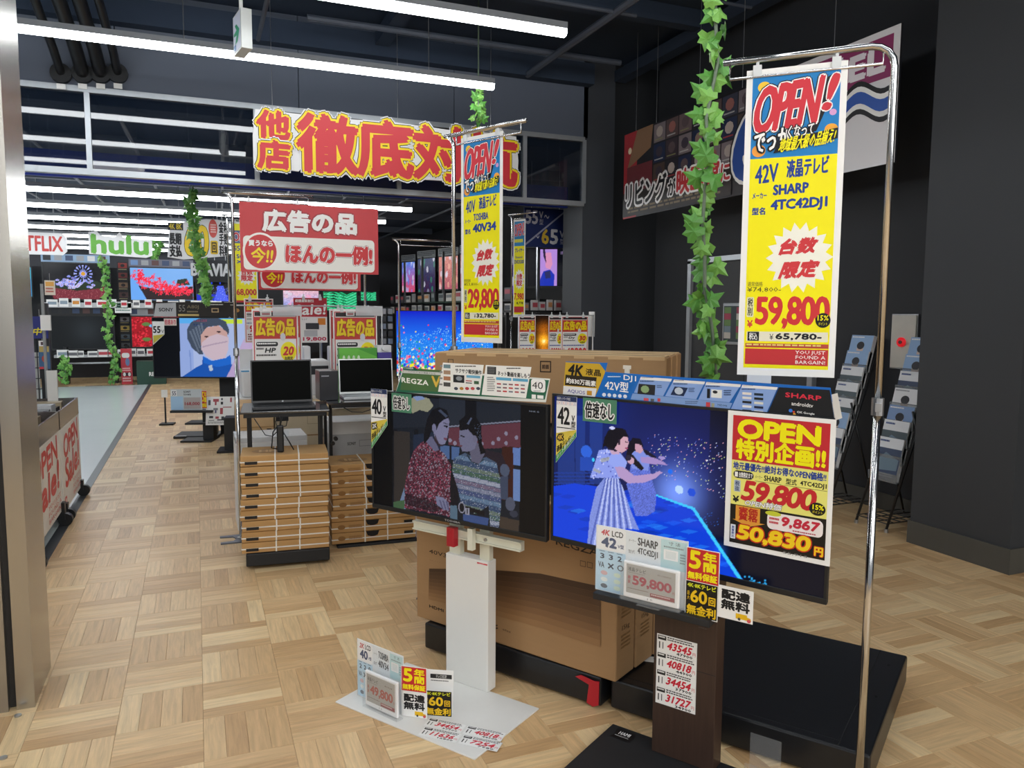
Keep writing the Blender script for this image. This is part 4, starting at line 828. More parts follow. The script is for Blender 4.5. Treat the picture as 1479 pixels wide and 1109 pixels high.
def banner_stand(f, xp, zt, xa, xb, lab, fpx=None, r=.012, foot=True, group='chrome banner stands', zfloor=0):
    """xp: pole position, zt: height of the bend, arm from xa to xb (local x)"""
    t = thing('banner_stand', lab, 'banner stand', f.floor(), group); sg = 1 if xa > xp else -1
    m = MB(); R = .06; pts = [(xp, 0, .012), (xp, 0, zt-R)] + [(xp+sg*R*(1-math.cos(k*math.pi/8)), 0, zt-R+R*math.sin(k*math.pi/8)) for k in range(1, 5)]
    m.tube([(xp, 0, .012), (xp, 0, zt*.55)], r, 12); m.build('lower_pole', CHR, t, smooth=True)
    MB().tube([(xp, 0, zt*.55)] + pts[1:] + [(xa if abs(xa-xp) > abs(xb-xp) else xb, 0, zt)], r*.85, 12).build('upper_pole', CHR, t, smooth=True)
    MB().cyl((xp, 0, zt*.55), r*1.5, .05, 'z', 12).box(xp-.008, -.03, zt*.55-.012, xp+.008, 0, zt*.55+.012).build('clamp', SIL, t)
    x0, x1 = sorted((xa, xb)); MB().tube([(x0+.02, 0, zt), (x0+.02, 0, zt-.05), (x1-.03, 0, zt-.05), (x1-.03, 0, zt)], r*.4, 6).build('hanger_rod', CHR, t, smooth=True)
    if foot: MB().prism([(xp-.16, -.12), (xp+.02, -.02), (xp+.16, -.12), (xp+.16, .12), (xp-.16, .12)], 0, .01, axis='z').build('foot_plate', mat('foot_steel', '6f7480', .35, .7), t)
    return t
def hooks(t, xs, z, m=None):
    for x in xs: MB().box(x-.012, -.006, z-.02, x+.012, .008, z+.012).tube([(x, 0, z), (x, 0, z+.035)], .005, 6).build('hanging_clip', m or mat('clear_clip', 'd4d8da', .2), t)
# right banner, near
KN = .9; FN = Fr((1.70*KN, 2.127*KN, 1.5+(1.296-1.5)*KN), -44.6); W_, H_ = .306*KN, 1.0*KN
xp = FN.loc(1272, 500)[0]; zt = FN.o.z+FN.loc(1280, 54)[1]-.02; xa = FN.loc(1045, 95)[0]
banner_stand(FN.at(0, .0, 0), xp, zt, xp, xa, 'tall chrome banner stand at the right holding the 59,800 yen banner', r=.0115, foot=False)
t = board('price_banner', 'tall yellow price banner reading 59,800 with blue OPEN heading, nearest the camera', 'banner', FN.at(0, .0, -.005), W_, H_-.0, .0015, PAPER)
P = Print(FN, 0, .0004, box=(0, H_, W_, H_)); banner_print(P, '42V', 'SHARP', '4TC42DJ1', '¥74,800-', '59,800', '65,780-'); P.put(t); hooks(t, (.03, .245), H_); MB().box(.03, 0, -.03, .1, .002, 0).build('bottom_tab', mat('tab_plastic', 'cfd4dc', .3), t)
# middle banner
FM = Fr((1.223, 3.655, 1.347), -62.9)
zz = FM.loc(656, 493)[1]; FM.o.z += zz; W_ = FM.loc(725, 497)[0]; H_ = FM.loc(738, 186)[1]
xp = FM.loc(655.5, 400)[0]; zt = FM.o.z+FM.loc(690, 188)[1]; xa = FM.loc(760, 172)[0]
banner_stand(FM, xp, zt, xp, xa, 'chrome banner stand behind the cartons holding the 29,800 yen banner')
t = board('price_banner', 'yellow price banner reading 29,800 hanging over the cardboard cartons', 'banner', FM, W_, H_, .0015, PAPER)
P = Print(FM, 0, .0005, box=(0, H_, W_, H_)); banner_print(P, '40V', 'TOSHIBA', '40V34', '¥53,800-', '29,800', '32,780-'); P.put(t); hooks(t, (.03, W_-.03), H_)
# small far banner right of it
f = Fr(onplane(741, 458, (2.6, 7.3, 0), -62), -62); W_ = f.loc(758, 460)[0]; H_ = f.loc(759, 316)[1]
t = board('price_banner', 'narrow yellow price banner reading 7,980 seen at an angle beside the 55-65 sign', 'banner', f, W_, H_, .002, PAPER)
P = Print(f, 0, .001, box=(0, H_, W_, H_)); P.r(.08, .02, .92, .27, '2a80b8'); P.t('OPEN!', .1, .04, .9, .17, 'cf3440', b=.06, out=[(WH, .05)], rise=.1); P.fuzz(.1, .2, .9, .26, YEL, 1, 1); P.r(.08, .27, .92, .97, YEL); P.t('プレイヤー', .15, .29, .9, .335, NAVY, b=.05); P.t('Panasonic', .2, .37, .8, .395, NAVY, b=.03); P.t('DVDS500', .1, .41, .9, .45, NAVY, b=.06)
P.e(.1, .5, .95, .72, 'f0f0e4', star=14); P.t('台数\n限定', .3, .55, .78, .68, 'cf3a3f', b=.05); P.t('7,980', .1, .75, .92, .83, 'cf3438', b=.08); P.t('8,778', .3, .84, .85, .87, KB, b=.05); P.r(.1, .89, .9, .95, 'c43438'); P.put(t)
xp = f.loc(740, 400)[0]; banner_stand(f, xp-.01, f.o.z+H_+.06, xp-.01, f.loc(775, 300)[0], 'thin stand of the narrow yellow banner', r=.009)
# red double sign on a stand
def red_sign(f, W_, H_, lab):
    t = board('red_sign', lab, 'sign', f, W_, H_, .008, ink('c83a40')); P = Print(f, 0, .001, box=(0, H_, W_, H_))
    P.t('広告の品', .15, .08, .84, .42, WH, b=.06, out=[('a03038', .05)], res=3); P.rr(.02, .48, .97, .97, 'f0eee8', .12); P.e(.015, .43, .265, .98, 'f4f0ea', 32); P.e(.03, .46, .25, .95, 'cc353b', 32)
    P.t('買うなら', .055, .54, .225, .63, WH, b=.05, rise=.0); P.t('今!!', .07, .64, .225, .88, 'f4dc1c', b=.05, slant=.1, res=3); P.t('ほんの一例!', .31, .57, .955, .87, 'cf3338', b=.06, out=[(WH, .025), ('7a2a30', .02)], res=3); P.put(t); return t
f = Fr(onY(348, 392, 5.235), 0); W_ = f.loc(546, 404)[0]; H_ = f.loc(349, 291)[1]
W_ = .885; red_sign(f, W_, H_, 'red and white sign with large white lettering hanging in front, above the laptops'); hk = f
xp = f.loc(341, 500)[0]; zt = f.o.z+H_+.055
st = banner_stand(f.at(0, .012, 0), xp, zt, xp, .46, 'chrome sign stand with forked foot beside the stack of laptop boxes, left', foot=False); hooks(st, (.06, .36), H_+f.o.z)
g = onz(346, 780); MB().prism([(xp-.13, -.06), (xp-.05, -.05), (xp-.03, -.0), (xp-.05, .05), (xp-.13, .06), (xp-.13, .09), (xp+.05, .09), (xp+.05, -.09), (xp-.13, -.09)], 0, .008, axis='z').build('foot_plate', mat('foot_steel', '6f7480', .35, .7), st)
P = Print(f, 0, .001, box=(xp-.03, .03, .05, .05)); P.p([(.5, 0), (1, .5), (.5, 1), (0, .5)], WH); pr = P.put(st, 'sticker'); pr.rotation_euler.x = -math.pi/2; pr.location.z = .012
f = Fr(onY(374, 418, 6.3), 0); W_ = f.loc(521, 420)[0]; H_ = W_*.48; red_sign(f, W_, H_, 'red and white sign mostly hidden behind the larger one in front')
banner_stand(f.at(0, .012, 0), f.loc(528, 450)[0], f.o.z+H_+.05, f.loc(528, 450)[0], .2, 'chrome stand holding the hidden rear red sign', foot=True)
f = Fr(onY(577, 520, 7.0), 0); banner_stand(f, 0, f.o.z+f.loc(585, 346)[1], 0, f.loc(657, 348)[0], 'bare chrome banner stand with no banner beside the balloon television', r=.011)
# kanji sign with cut-out outline
FK = Fr((.504, 7.4, 2.753), 0); FK.o = onY(362, 245, 7.4); Wk = FK.loc(752, 274)[0]; Hk = FK.loc(363, 153)[1]
t = thing('cutout_sign', 'red kanji cut-out sign with yellow and white outlines hanging before the glass partition', 'sign', FK)
oc = [(.01, .06), (.16, .03), (.17, .09), (.33, .03), (.5, .08), (.52, .04), (.75, .05), (.76, .1), (.985, .06), (.99, .5), (.98, .93), (.75, .97), (.72, .93), (.5, .97), (.3, .94), (.02, .96), (.01, .55)]
MB().prism([(x*Wk, z*Hk) for x, z in oc], .002, .03).build('foam_board', ink('e6e6e6'), t)
P = Print(FK, 0, .0015, box=(0, Hk, Wk, Hk)); o_ = [('f0d21c', .06), (KB, .025), ('e9e9e9', .04)]
P.t('他', .02, .03, .135, .5, 'cc343c', b=.055, out=o_, res=3); P.t('店', .02, .5, .135, .98, 'cc343c', b=.055, out=o_, res=3)
P.t('徹底対抗', .15, .0, .985, 1.0, 'cc343c', b=.04, out=[('f0d21c', .032), (KB, .012), ('e9e9e9', .02)], sp=.92, res=4); P.put(t)
for x in (.2, 1.35, 2.3): MB().tube([(x, .015, Hk), (x, .015, CO-FK.o.z)], .003, 5).build('hanging_wire', SIL, t)
# film banner along the right wall
FQ = Fr(onX(900, 317, 4.27), -90); Wq = FQ.loc(1292, 240)[0]; Hq = FQ.loc(904, 195)[1]
t = thing('cinema_banner', 'long printed board with cinema collage and white curve hanging along the right wall', 'banner', FQ)
MB().box(0, 0, 0, Wq, .012, Hq).build('panel', ink('1d1d22'), t)
P = Print(FQ, 0, .0012, box=(0, Hq, Wq, Hq)); rn = random.Random(5)
P.r(.0, 0, .075, 1, 'a32c34'); P.p([(.075, 0), (.16, 0), (.15, .25), (.02, .42)], '8a6a50'); P.r(.02, .4, .16, .75, '6b2f35'); P.e(.025, .17, .045, .25, 'e8d8b8', 12); P.e(.03, .6, .055, .8, '3c2a26', 12); P.e(.065, .56, .085, .74, '4c3a30', 12)
cl = ['23242c', '3a3038', '1c2a4a', '4a3c34', '2a2a2e', '5a4a4a', '383c4c', '6a5a5c', '1a1a22', '7a7074', '2c3c5c']
for r_ in range(3):
    for k in range(8):
        x = .165+k*.062; y = .02+r_*.22; P.r(x, y, x+.058, y+.2, rn.choice(cl)); P.e(x+.012, y+.03, x+.046, y+.15, rn.choice(['8a7468', '5a4c50', 'b0a49c', '3c3440', '94605a']), 9); P.fuzz(x+.006, y+.165, x+.05, y+.19, rn.choice(['b8b8b8', 'a84040', '8a8a60']), 1, 1)
P.r(.0, .7, .52, .98, '2a2624'); P.fuzz(.03, .88, .5, .96, '7a6a50', 2, 1)

P.p([(.62, 0), (1, 0), (1, 1), (.62, 1)], 'e0dfe2'); P.r(.68, .05, .985, .36, '8c2f62'); P.r(.56, .1, .66, .3, '2b2b2f'); P.t('大画面', .57, .14, .65, .26, 'd8d070', b=.03)
P.t('有機EL', .69, .07, .97, .33, 'e9e4ea', b=.06, res=3)
sw = [(.60+.38*k/40, .50+.055*math.sin(k/40*19+2)) for k in range(41)]
for hw, c_ in ((.125, KB), (.085, WH), (.045, '2a58b0')): P.p([(x, y-hw) for x, y in sw]+[(x, y+hw) for x, y in sw[::-1]], c_)
P.bx = None
P.t('リビング', 905, 265, 963, 288, KB, b=.03, out=[(WH, .10)], res=3); P.t('が', 966, 259, 977, 281, KB, b=.03, out=[(WH, .10)]); P.t('映画館', 979, 245, 1040, 268, 'c63a40', b=.04, out=[(WH, .08)], res=3); P.t('に', 1043, 237, 1056, 260, 'c63a40', b=.04, out=[(WH, .08)])
P.t('6', 1062, 165, 1104, 258, '2450a0', b=.06, out=[(WH, .05), (KB, .04)], res=4); P.t('5', 1110, 150, 1150, 250, '2450a0', b=.06, out=[(WH, .05), (KB, .04)], res=4); P.put(t)
for k, x in enumerate((.22, .6, 1.3, 1.9, 2.9)): MB().tube([(x, .006, Hq), (x, .006, CO-FQ.o.z)], .003, 5).build('hanging_wire', SIL, t)
# emergency exit sign
f = Fr(onY(349, 68, 5.9), 9.5); H_ = f.loc(349, 10)[1]
t = thing('exit_sign', 'white hanging box sign with a green arrow near the ceiling', 'exit sign', f); bx('case', mat('exit_case', 'dfe3e0', .4), t, 0, 0, 0, .075, .25, H_, bev=.003)
g = Fr(f.world(0, .25, 0), -80.5); P = Print(g, 0, .002, box=(0, H_, .25, H_)); P.r(.05, .05, .95, .95, 'e6e8fa'); P.p([(.3, .3), (.5, .3), (.85, .5), (.6, .75), (.3, .78), (.5, .58), (.15, .55), (.15, .48), (.5, .45)], '2aa87c'); P.r(.1, .78, .4, .92, '3a78b8')
pr = P.put(t, 'lit_face'); pr.location = (0, .25, 0); pr.rotation_euler.z = -math.pi/2
MB().cyl((.03, .12, (CO-f.o.z+H_)/2), .014, CO-f.o.z-H_, 'z', 8).build('hanging_rod', WHT, t)
# ---- ivy garlands
def leaf_mesh(sz, k):
    out = [(0, 0), (.30, -.16), (.52, .06), (.36, .26), (.46, .52), (.2, .56), (0, 1.0), (-.2, .56), (-.46, .52), (-.36, .26), (-.52, .06), (-.30, -.16)]
    v = [(0, .3, .10)]; rn = random.Random(k)
    for x, y in out: v.append((x, y, -.12*abs(x)*2-.06*y*y+rn.uniform(-.05, .05)))
    v.append((0, 0, 0)); f = [(0, i+1, (i+1) % 12+1) for i in range(12)]
    me = bpy.data.meshes.new('leaf'); me.from_pydata([(x*sz, y*sz, z*sz) for x, y, z in v[:13]], [], f)
    me.materials.append(LEAF if k % 2 else LEAFD); return me
LM = [leaf_mesh(1, k) for k in range(6)]
def ivy(pts, lab, ztop, size, n, spread, seed, stuff=False):
    rn = random.Random(seed); base = Vector(pts[0]); t = thing('ivy_garland', lab, 'ivy garland', Fr(base, 0), 'artificial ivy garlands')
    P0 = [Vector(p)-base for p in pts]; path = P0 + [Vector((P0[-1].x, P0[-1].y, ztop-base.z))] if ztop else P0
    MB().tube(path, size*.09, 6).build('stem', STEM, t, smooth=True)
    seg = [(P0[i+1]-P0[i]).length for i in range(len(P0)-1)]; tot = sum(seg); V = []; Fc = []
    for k in range(n):
        d = tot*(k+rn.random())/n; i = 0
        while i < len(seg)-1 and d > seg[i]: d -= seg[i]; i += 1
        p = P0[i].lerp(P0[i+1], min(1, d/seg[i])); a = rn.uniform(0, 2*math.pi); s_ = size*rn.uniform(.65, 1.15)
        off = Vector((math.cos(a), math.sin(a), 0))*rn.uniform(.1, 1)*spread; q = p+off
        M_ = Matrix.Translation(q) @ Matrix.Rotation(a-math.pi/2+rn.uniform(-.8, .8), 4, 'Z') @ Matrix.Rotation(rn.uniform(-2.3, -.9), 4, 'X') @ Matrix.Rotation(rn.uniform(-.6, .6), 4, 'Y') @ Matrix.Scale(s_, 4)
        if rn.random() < .75: M_ = Matrix.Translation(q) @ Matrix.Rotation(math.radians(-30)+rn.uniform(-.7, .7), 4, 'Z') @ Matrix.Rotation(rn.uniform(1.1, 2.0), 4, 'X') @ Matrix.Rotation(rn.choice((-1, 1))*rn.uniform(.3, 2.6), 4, 'Z') @ Matrix.Scale(s_, 4)
        if stuff:
            me = rn.choice(LM); n0 = len(V); V += [M_ @ v.co for v in me.vertices]; Fc += [tuple(j+n0 for j in f.vertices) for f in me.polygons]
        else:
            o = bpy.data.objects.new('leaf', rn.choice(LM)); COL.objects.link(o); o.parent = t; o.matrix_local = M_
    if stuff:
        m = MB(); m.add(V, Fc); o = m.build('foliage', LEAF, t); o['kind'] = 'stuff'
    return t
RV = lambda px, py, Y: onY(px, py, Y)
ivy([RV(1035, 548, 2.5), RV(1028, 470, 2.5), RV(1018, 420, 2.5), RV(1018, 370, 2.5), RV(1015, 320, 2.5), RV(1022, 230, 2.5), RV(1020, 170, 2.5), RV(1037, 90, 2.5), RV(1033, 20, 2.5), RV(1035, -60, 2.5)], 'large leafy ivy garland hanging from the ceiling behind the right television', CO, .080, 72, .045, 3)
ivy([RV(690, 178, 6.9), RV(691, 150, 6.9), RV(691, 128, 6.9)], 'small ivy garland hanging at the end of the ceiling light above the kanji sign', CO, .08, 34, .04, 4)
ivy([RV(298, 440, 9.3), RV(296, 405, 9.3), RV(286, 370, 9.3), RV(280, 335, 9.3), RV(276, 300, 9.3), RV(278, 272, 9.3)], 'ivy garland hanging over the white 60 sign left of the red signs', CI, .085, 130, .06, 5)
ivy([RV(157, 500, 16), RV(155, 440, 16), RV(150, 395, 16), RV(147, 370, 16)], 'ivy garland between the flower picture television and the red leaf television', CI, .1, 80, .09, 6)
ivy([RV(224, 374, 16), RV(226, 360, 16), RV(226, 345, 16)], 'short ivy garland right of the green lettered sign', CI, .1, 34, .09, 7)
ivy([RV(93, 553, 17), RV(95, 530, 17), RV(93, 515, 17)], 'ivy around the rack leg under the black far television, left', None, .1, 40, .1, 8)
ivy([RV(163, 552, 17), RV(166, 525, 17), RV(164, 500, 17)], 'ivy around the rack leg beside the red standee', None, .1, 44, .1, 9)
# ================================================================== LAPTOP TABLES AND BOX STACKS
def laptop_stack(lab_one, f, w, dp, zb, zt, n, tape_x, group, handle=False, rnd=3):
    rn = random.Random(rnd); h = (zt-zb)/n
    STR = mat('strap_white', 'eceae4', .3); TP = mat('black_tape', '1c1c1e', .4)
    proto = None
    for k in range(n):
        dx, dy = rn.uniform(-.006, .006), rn.uniform(-.006, .006); ft = f.at(dx, dy, zb+k*h); o_w = w
        word = 'topmost' if k == n-1 else ('lowest' if k == 0 else ['', 'second', 'third', 'fourth', 'fifth', 'sixth', 'seventh', 'eighth'][k]+' from the bottom')
        if proto is None:
            t = thing('laptop_box', '', 'box', ft, group); proto = t
            bx('carton_body', CARDL, t, 0, 0, .0, w, dp, h-.003, bev=.004)
            e = .0022; S1 = MB(); s2 = h*.30
            S1.box(-e, -e, h*.34, w+e, 0, h*.34+.007).box(-e, 0, h*.34, 0, dp, h*.34+.007).box(w, 0, h*.34, w+e, dp, h*.34+.007)
            S1.build('strap', STR, t)
            for xx in (.39*w, .66*w): MB().box(xx-.004, -e*1.6, 0, xx+.004, -e*.6, h-.003).box(xx-.004, -e, h-.003, xx+.004, dp, h-.001).build('strap', STR, t)
            P = Print(ft, -.0035, .0006, box=(0, h, w, h))
            if handle: P.p([(.40, .04), (.56, .04), (.54, .42), (.50, .52), (.46, .52), (.42, .42)], '15151a'); P.e(.07, .3, .16, .72, '9a7040', 14); P.fuzz(.2, .35, .36, .65, '9a7040', 3, 1); P.r(.86, .3, .97, .55, '1c1c1e')
            else: P.r(.05, .55, .19, .82, '1c1c1e')
            P.put(t, 'black_tape')
        else: t = dup(proto); t.location = ft.o
        t['label'] = lab_one % word
        if k == n-1:
            P = Print(ft, 0, .0006, box=(.06, dp*.8, w*.4, dp*.6)); P.e(.0, .2, .9, .9, '9a7038', 20); P.t('HP' if not handle else 'IN', .2, .35, .7, .75, 'c8a26c', b=.06); pr = P.put(t, 'top_print'); pr.rotation_euler.x = -math.pi/2; pr.location.z = h-.0025
    return h
def dolly(lab, f, w, dp, h):
    t = thing('dolly', lab, 'dolly', f); bx('deck', BLKM, t, 0, 0, h-.075, w, dp, h, bev=.006)
    for x in (.08, w-.08):
        for y in (.07, dp-.07): MB().cyl((x, y, .028), .028, .03, 'x', 12).box(x-.022, y-.02, .03, x+.022, y+.02, h-.075).build('caster', BLK, t)
    return t
def table(lab, f, w, dp, z, zl, fy=.22):
    t = thing('laptop_table', lab, 'table', f); bx('glass_top', mat('black_glass_top', '2c2f34', .06, spec=1, noise=.02), t, 0, 0, z-.012, w, dp, z, bev=.002)
    for x in (.03, w-.05):
        for y in (fy, dp-.06): bx('leg', DK, t, x, y, zl, x+.02, y+.028, z-.012)
    bx('apron', DK, t, .02, .01, z-.035, w-.02, .022, z-.012)
    for x in (.06, w-.085): MB().cyl((x+.01, fy-.01, z-.27), .014, .03, 'y', 10).cyl((x-.01, fy-.01, z-.3), .014, .03, 'y', 10).build('knob', BLK, t)
    return t
FT1 = Fr(onz(352, 822, 0), -6.9); FT1 = Fr((.235, 4.63, 0), -5.5)
b1 = Fr(onplane(350, 800, (.235, 4.63, .1), -5.5), -5.5); zb1_ = b1.o.z; b1 = b1.floor()
wb = b1.loc(476, 790)[0]; ztop1 = b1.loc(345, 659)[1]
dolly('black wheeled dolly under the left stack of laptop boxes', b1.at(.02, -.01, 0), wb-.02, .33, zb1_-.002)
laptop_stack('strapped cardboard laptop box, %s in the left stack', b1, wb, .31, zb1_, ztop1, 9, .1, 'laptop boxes, left stack')
tz = b1.loc(345, 596, .12)[1]
table('black table with glass top carrying the dark laptop, left', b1.at(-.0, .12, 0), wb+.02, .48, tz, 0)
b2 = Fr(onplane(480, 786, (.235, 4.63, .1), -3), -3); b2 = Fr((b2.o.x+.02, b2.o.y+.12, 0), -3); zb2_ = b2.loc(482, 787)[1]
w2 = b2.loc(601, 772)[0]; zt2 = b2.loc(478, 672)[1]
dolly('black wheeled dolly under the right stack of laptop boxes', b2.at(.03, -.01, 0), w2-.02, .36, zb2_-.006)
laptop_stack('laptop box with black handle slot, %s in the right stack', b2, w2, .34, zb2_, zt2, 7, .1, 'laptop boxes, right stack', handle=True, rnd=8)
tz2 = tz+.01
table('black table with glass top carrying the silver laptop, right', b2.at(.0, .12, 0), w2+.02, .66, tz2, 0, .25)
def laptop(lab, f, w, sh, m, km, logo=None):
    t = thing('laptop', lab, 'laptop', f); ba = bx('base', m, t, 0, -.24, 0, w, 0, .018, bev=.004); bx('keyboard', km, ba, .03, -.15, .018, w-.03, -.02, .0195)
    bx('touchpad', m, ba, w*.38, -.225, .018, w*.6, -.16, .0195)
    lid = MB().box(0, -.005, 0, w, .003, sh).build('lid', m, t, bev=.002); sc = MB().box(.008, -.0065, .014, w-.008, -.005, sh-.008).build('display', mat('dark_screen', '060807', .45, noise=0, spec=.04), lid)
    lid.location.z = .016; lid.rotation_euler.x = math.radians(-8)
    if logo: P = Print(f, -.0068, .0002, box=(w*.49, .012, .012, .008)); P.e(0, 0, 1, 1, 'c8ccd0', 12); P.put(lid, 'logo')
    return t
ft1 = b1.at(.0, .12, tz+.001); f = Fr(onplane(363, 577, ft1.world(0, .26, 0), -2.5), -2.5); f.o.z = tz+.001
laptop('open dark laptop with black screen on the left table', f, f.loc(451, 570)[0], f.loc(363, 521)[1]/math.cos(.14)-.016, mat('laptop_black', '2c2d30', .4), BLK, 1)
ft2 = b2.at(.0, .12, tz2+.001); f = Fr(onplane(490, 571, ft2.world(0, .26, 0), -2.5), -2.5); f.o.z = tz2+.001
laptop('open laptop with silver keyboard deck on the right table', f, f.loc(568, 565)[0], f.loc(490, 519)[1]/math.cos(.14)-.016, mat('laptop_silver', 'c9cccd', .35, .4), mat('grey_keys', 'b5b9bb', .5))
# power strip, cables
f = b1.at(0, .08, ztop1); u = f.loc(405, 640)[0]; t = thing('power_strip', 'black power strip with cables standing on the left laptop boxes', 'power strip', f.at(u, 0, 0))
bx('body', BLK, t, -.02, -.015, 0, .02, .015, .16, bev=.008); MB().tube([(0, 0, .16), (.005, .0, .2), (0, .0, tz-ztop1-.02)], .004, 6).tube([(-.02, 0, .02), (-.05, -.02, .03), (-.04, 0, .12), (-.01, 0, .16)], .004, 6).tube([(.0, 0, .15), (.05, -.01, .06), (.075, 0, .01)], .004, 6).build('cable', BLK, t, smooth=True)
t = thing('cable', 'black charging cable looped under the left table top', 'cable', b1.at(.08, .14, tz-.04)); MB().tube([(0, 0, 0), (.03, 0, -.05), (.06, 0, -.1), (.1, 0, -.11), (.14, 0, -.07), (.16, 0, 0), (.12, 0, -.02), (.13, 0, -.06), (.18, 0, -.05), (.19, 0, 0)], .003, 6).build('cord', BLK, t, smooth=True)
t = thing('cable', 'thin black cable hanging under the right table top', 'cable', b2.at(.1, .14, tz2-.035)); MB().tube([(0, 0, 0), (.05, 0, -.03), (.12, 0, -.035), (.2, 0, -.01), (.24, 0, 0)], .003, 6).build('cord', BLK, t, smooth=True)
# cartons, foam box and printer gear behind the tables
def plain_box(name, lab, cat, px0, py0, px1, py1, Y, dp, m, group=None, a=0, bev=.004, zfix=None):
    p = onY(px0, py1, Y); f = Fr(p, a); w_, h_ = f.loc(px1, py1)[0], f.loc(px0, py0)[1]
    if zfix is not None: h_ += f.o.z-zfix; f.o.z = zfix
    t = thing(name, lab, cat, f, group); bx('body', m, t, 0, 0, 0, w_, dp, h_, bev=bev); return t, f, w_, h_
FOAM = mat('foam_white', 'dfe1e2', .55, noise=.05)
zf = onY(450, 700, 5.5).z
t, f, w_, h_ = plain_box('foam_box', 'white plastic wrapped box behind the left stack of laptop boxes', 'box', 342, 634, 445, 700, 5.45, .35, FOAM, zfix=0)
MB().box(0, -.002, h_-.03, w_, .352, h_+.002).build('plastic_wrap', mat('plastic_film', 'f4f6f8', .1, alpha=.35), t)
t, f, w_, h_ = plain_box('foam_box', 'grey printed box with white foam top behind the right stack of laptop boxes', 'box', 479, 628, 556, 700, 5.6, .35, mat('grey_print_box', 'b9bcbf', .5), zfix=0)
MB().box(-.005, -.005, h_, w_+.005, .355, h_+.09).build('foam_lid', FOAM, t); P = Print(f, 0, .001, box=(0, h_, w_, h_)); P.t('SONY', .3, .1, .46, .14, KB, b=.03); P.fr_(.52, .08, .9, .16, .004, '8a8c90'); P.put(t)
t, f, w_, h_ = plain_box('carton', 'brown carton with dark printed band behind the left table legs, left', 'box', 344, 586, 396, 640, 5.9, .4, CARD2, zfix=0, group='cartons behind the tables')
P = Print(f, 0, .001, box=(0, h_, w_, h_)); P.e(.1, .0, .7, .1, '7f6038'); P.r(0, .2, 1, .206, 'a0763e'); P.r(0, .3, 1, .33, '4a3826'); P.r(.8, .22, .93, .28, '3a2c20'); P.put(t)
t, f, w_, h_ = plain_box('carton', 'beige carton with black label reading SONY behind the left table', 'box', 398, 584, 462, 640, 5.95, .4, mat('carton_beige', 'c3b194', .7), zfix=0, group='cartons behind the tables')
P = Print(f, 0, .001, box=(0, h_, w_, h_)); P.r(.02, 0, .3, .16, '1b1c1f'); P.t('SONY', .06, .05, .26, .08, 'c8a050', b=.02); P.fr_(.72, .05, .98, .2, .004, '9c8c72'); P.r(.32, .26, .5, .275, 'e4e0d8'); P.r(0, .3, 1, .312, '8e6a44'); P.put(t)
t, f, w_, h_ = plain_box('carton', 'pale beige carton behind the right table', 'box', 478, 590, 548, 640, 6.05, .16, mat('carton_beige', 'c3b194', .7), zfix=0, group='cartons behind the tables')
t, f, w_, h_ = plain_box('carton', 'plain brown carton between the two tables, low', 'box', 463, 640, 477, 690, 6.0, .3, CARD2, zfix=0, group='cartons behind the tables')
# equipment shelf behind the laptops with devices on it
sh = Fr(onY(345, 575, 6.4), 0); ws = sh.loc(572, 575)[0]; zs_ = sh.o.z
t = thing('equipment_table', 'white topped table with black legs behind the laptop tables', 'table', sh.floor()); bx('top', WHT, t, 0, 0, zs_-.03, ws, .5, zs_)
for x in (.03, ws-.06): 
    for y in (.03, .45): bx('leg', DK, t, x, y, 0, x+.03, y+.03, zs_-.03)
def dev(lab, name, cat, x0, y0, x1, y1, yo, dp, m, zb=None, bev=.01):
    p = onY(x0, y1, 6.4+yo); f = Fr((p.x, 6.4+yo, (zb or zs_)+.001), 0); w_ = f.loc(x1, y1)[0]; h_ = f.loc(x0, y0)[1]
    t = thing(name, lab, cat, f); bx('body', m, t, 0, 0, 0, w_, dp, h_, bev=bev); return t, f, w_, h_
OFF = mat('office_white', 'd9dbdd', .35)
t, f, w_, h_ = dev('white printer with raised paper tray behind the dark laptop', 'printer', 'printer', 349, 535, 369, 575, .02, .35, OFF, bev=.02); MB().box(.0, .15, h_, w_*.95, .17, h_+.16).build('paper_tray', OFF, t); bx('blue_trim', ink('4f9ac8'), t, 0, -.003, h_-.012, w_*.6, .0, h_-.002)
t, f, w_, h_ = dev('white inkjet printer with grey face and round dial between the laptops', 'printer', 'printer', 447, 521, 476, 531, .02, .3, OFF); h2 = f.loc(447, 509)[1]
bx('control_panel', ink('22242a'), t, .01, -.004, h_*.6, w_-.01, .0, h_*.85); MB().cyl((w_*.8, -.01, h_*.3), .03, .02, 'y', 18).build('dial', BLK, t, smooth=True)
t, f, w_, h_ = dev('black desktop computer tower behind the right table edge', 'computer_tower', 'computer', 462, 536, 489, 570, -1.33, .2, mat('tower_black', '2e3036', .3), zb=tz2, bev=.004); P = Print(f, 0, .001, box=(0, h_, w_, h_)); P.fuzz(.1, .15, .5, .22, 'b8bcc4', 1, 1); P.put(t)
t, f, w_, h_ = dev('green software box leaning behind the silver laptop', 'software_box', 'box', 491, 503, 545, 560, -.86, .08, ink('4fa43c'), zb=tz2, bev=.002)
P = Print(f, 0, .001, box=(0, h_, w_, h_)); P.p([(0, .0), (.5, .02), (1, .2), (1, .5), (0, .5)], '6cbf48')
for k in range(4): P.e(.08+k*.13, .16, .15+k*.13, .3, 'd8ecc8', 12)
P.put(t)
t, f, w_, h_ = dev('purple box with a small white camera on top beside the green box', 'camera_box', 'box', 546, 509, 566, 560, -.87, .1, ink('4a3f94'), zb=tz2, bev=.002); MB().box(.0, .01, h_, w_, .1, h_+.05).cyl((w_/2, .0, h_+.03), .02, .03, 'y', 12).build('camera', OFF, t)
t, f, w_, h_ = dev('tall white speaker tower behind the 39,800 offer sheets', 'speaker', 'speaker', 440, 500, 450, 575, .2, .15, OFF)
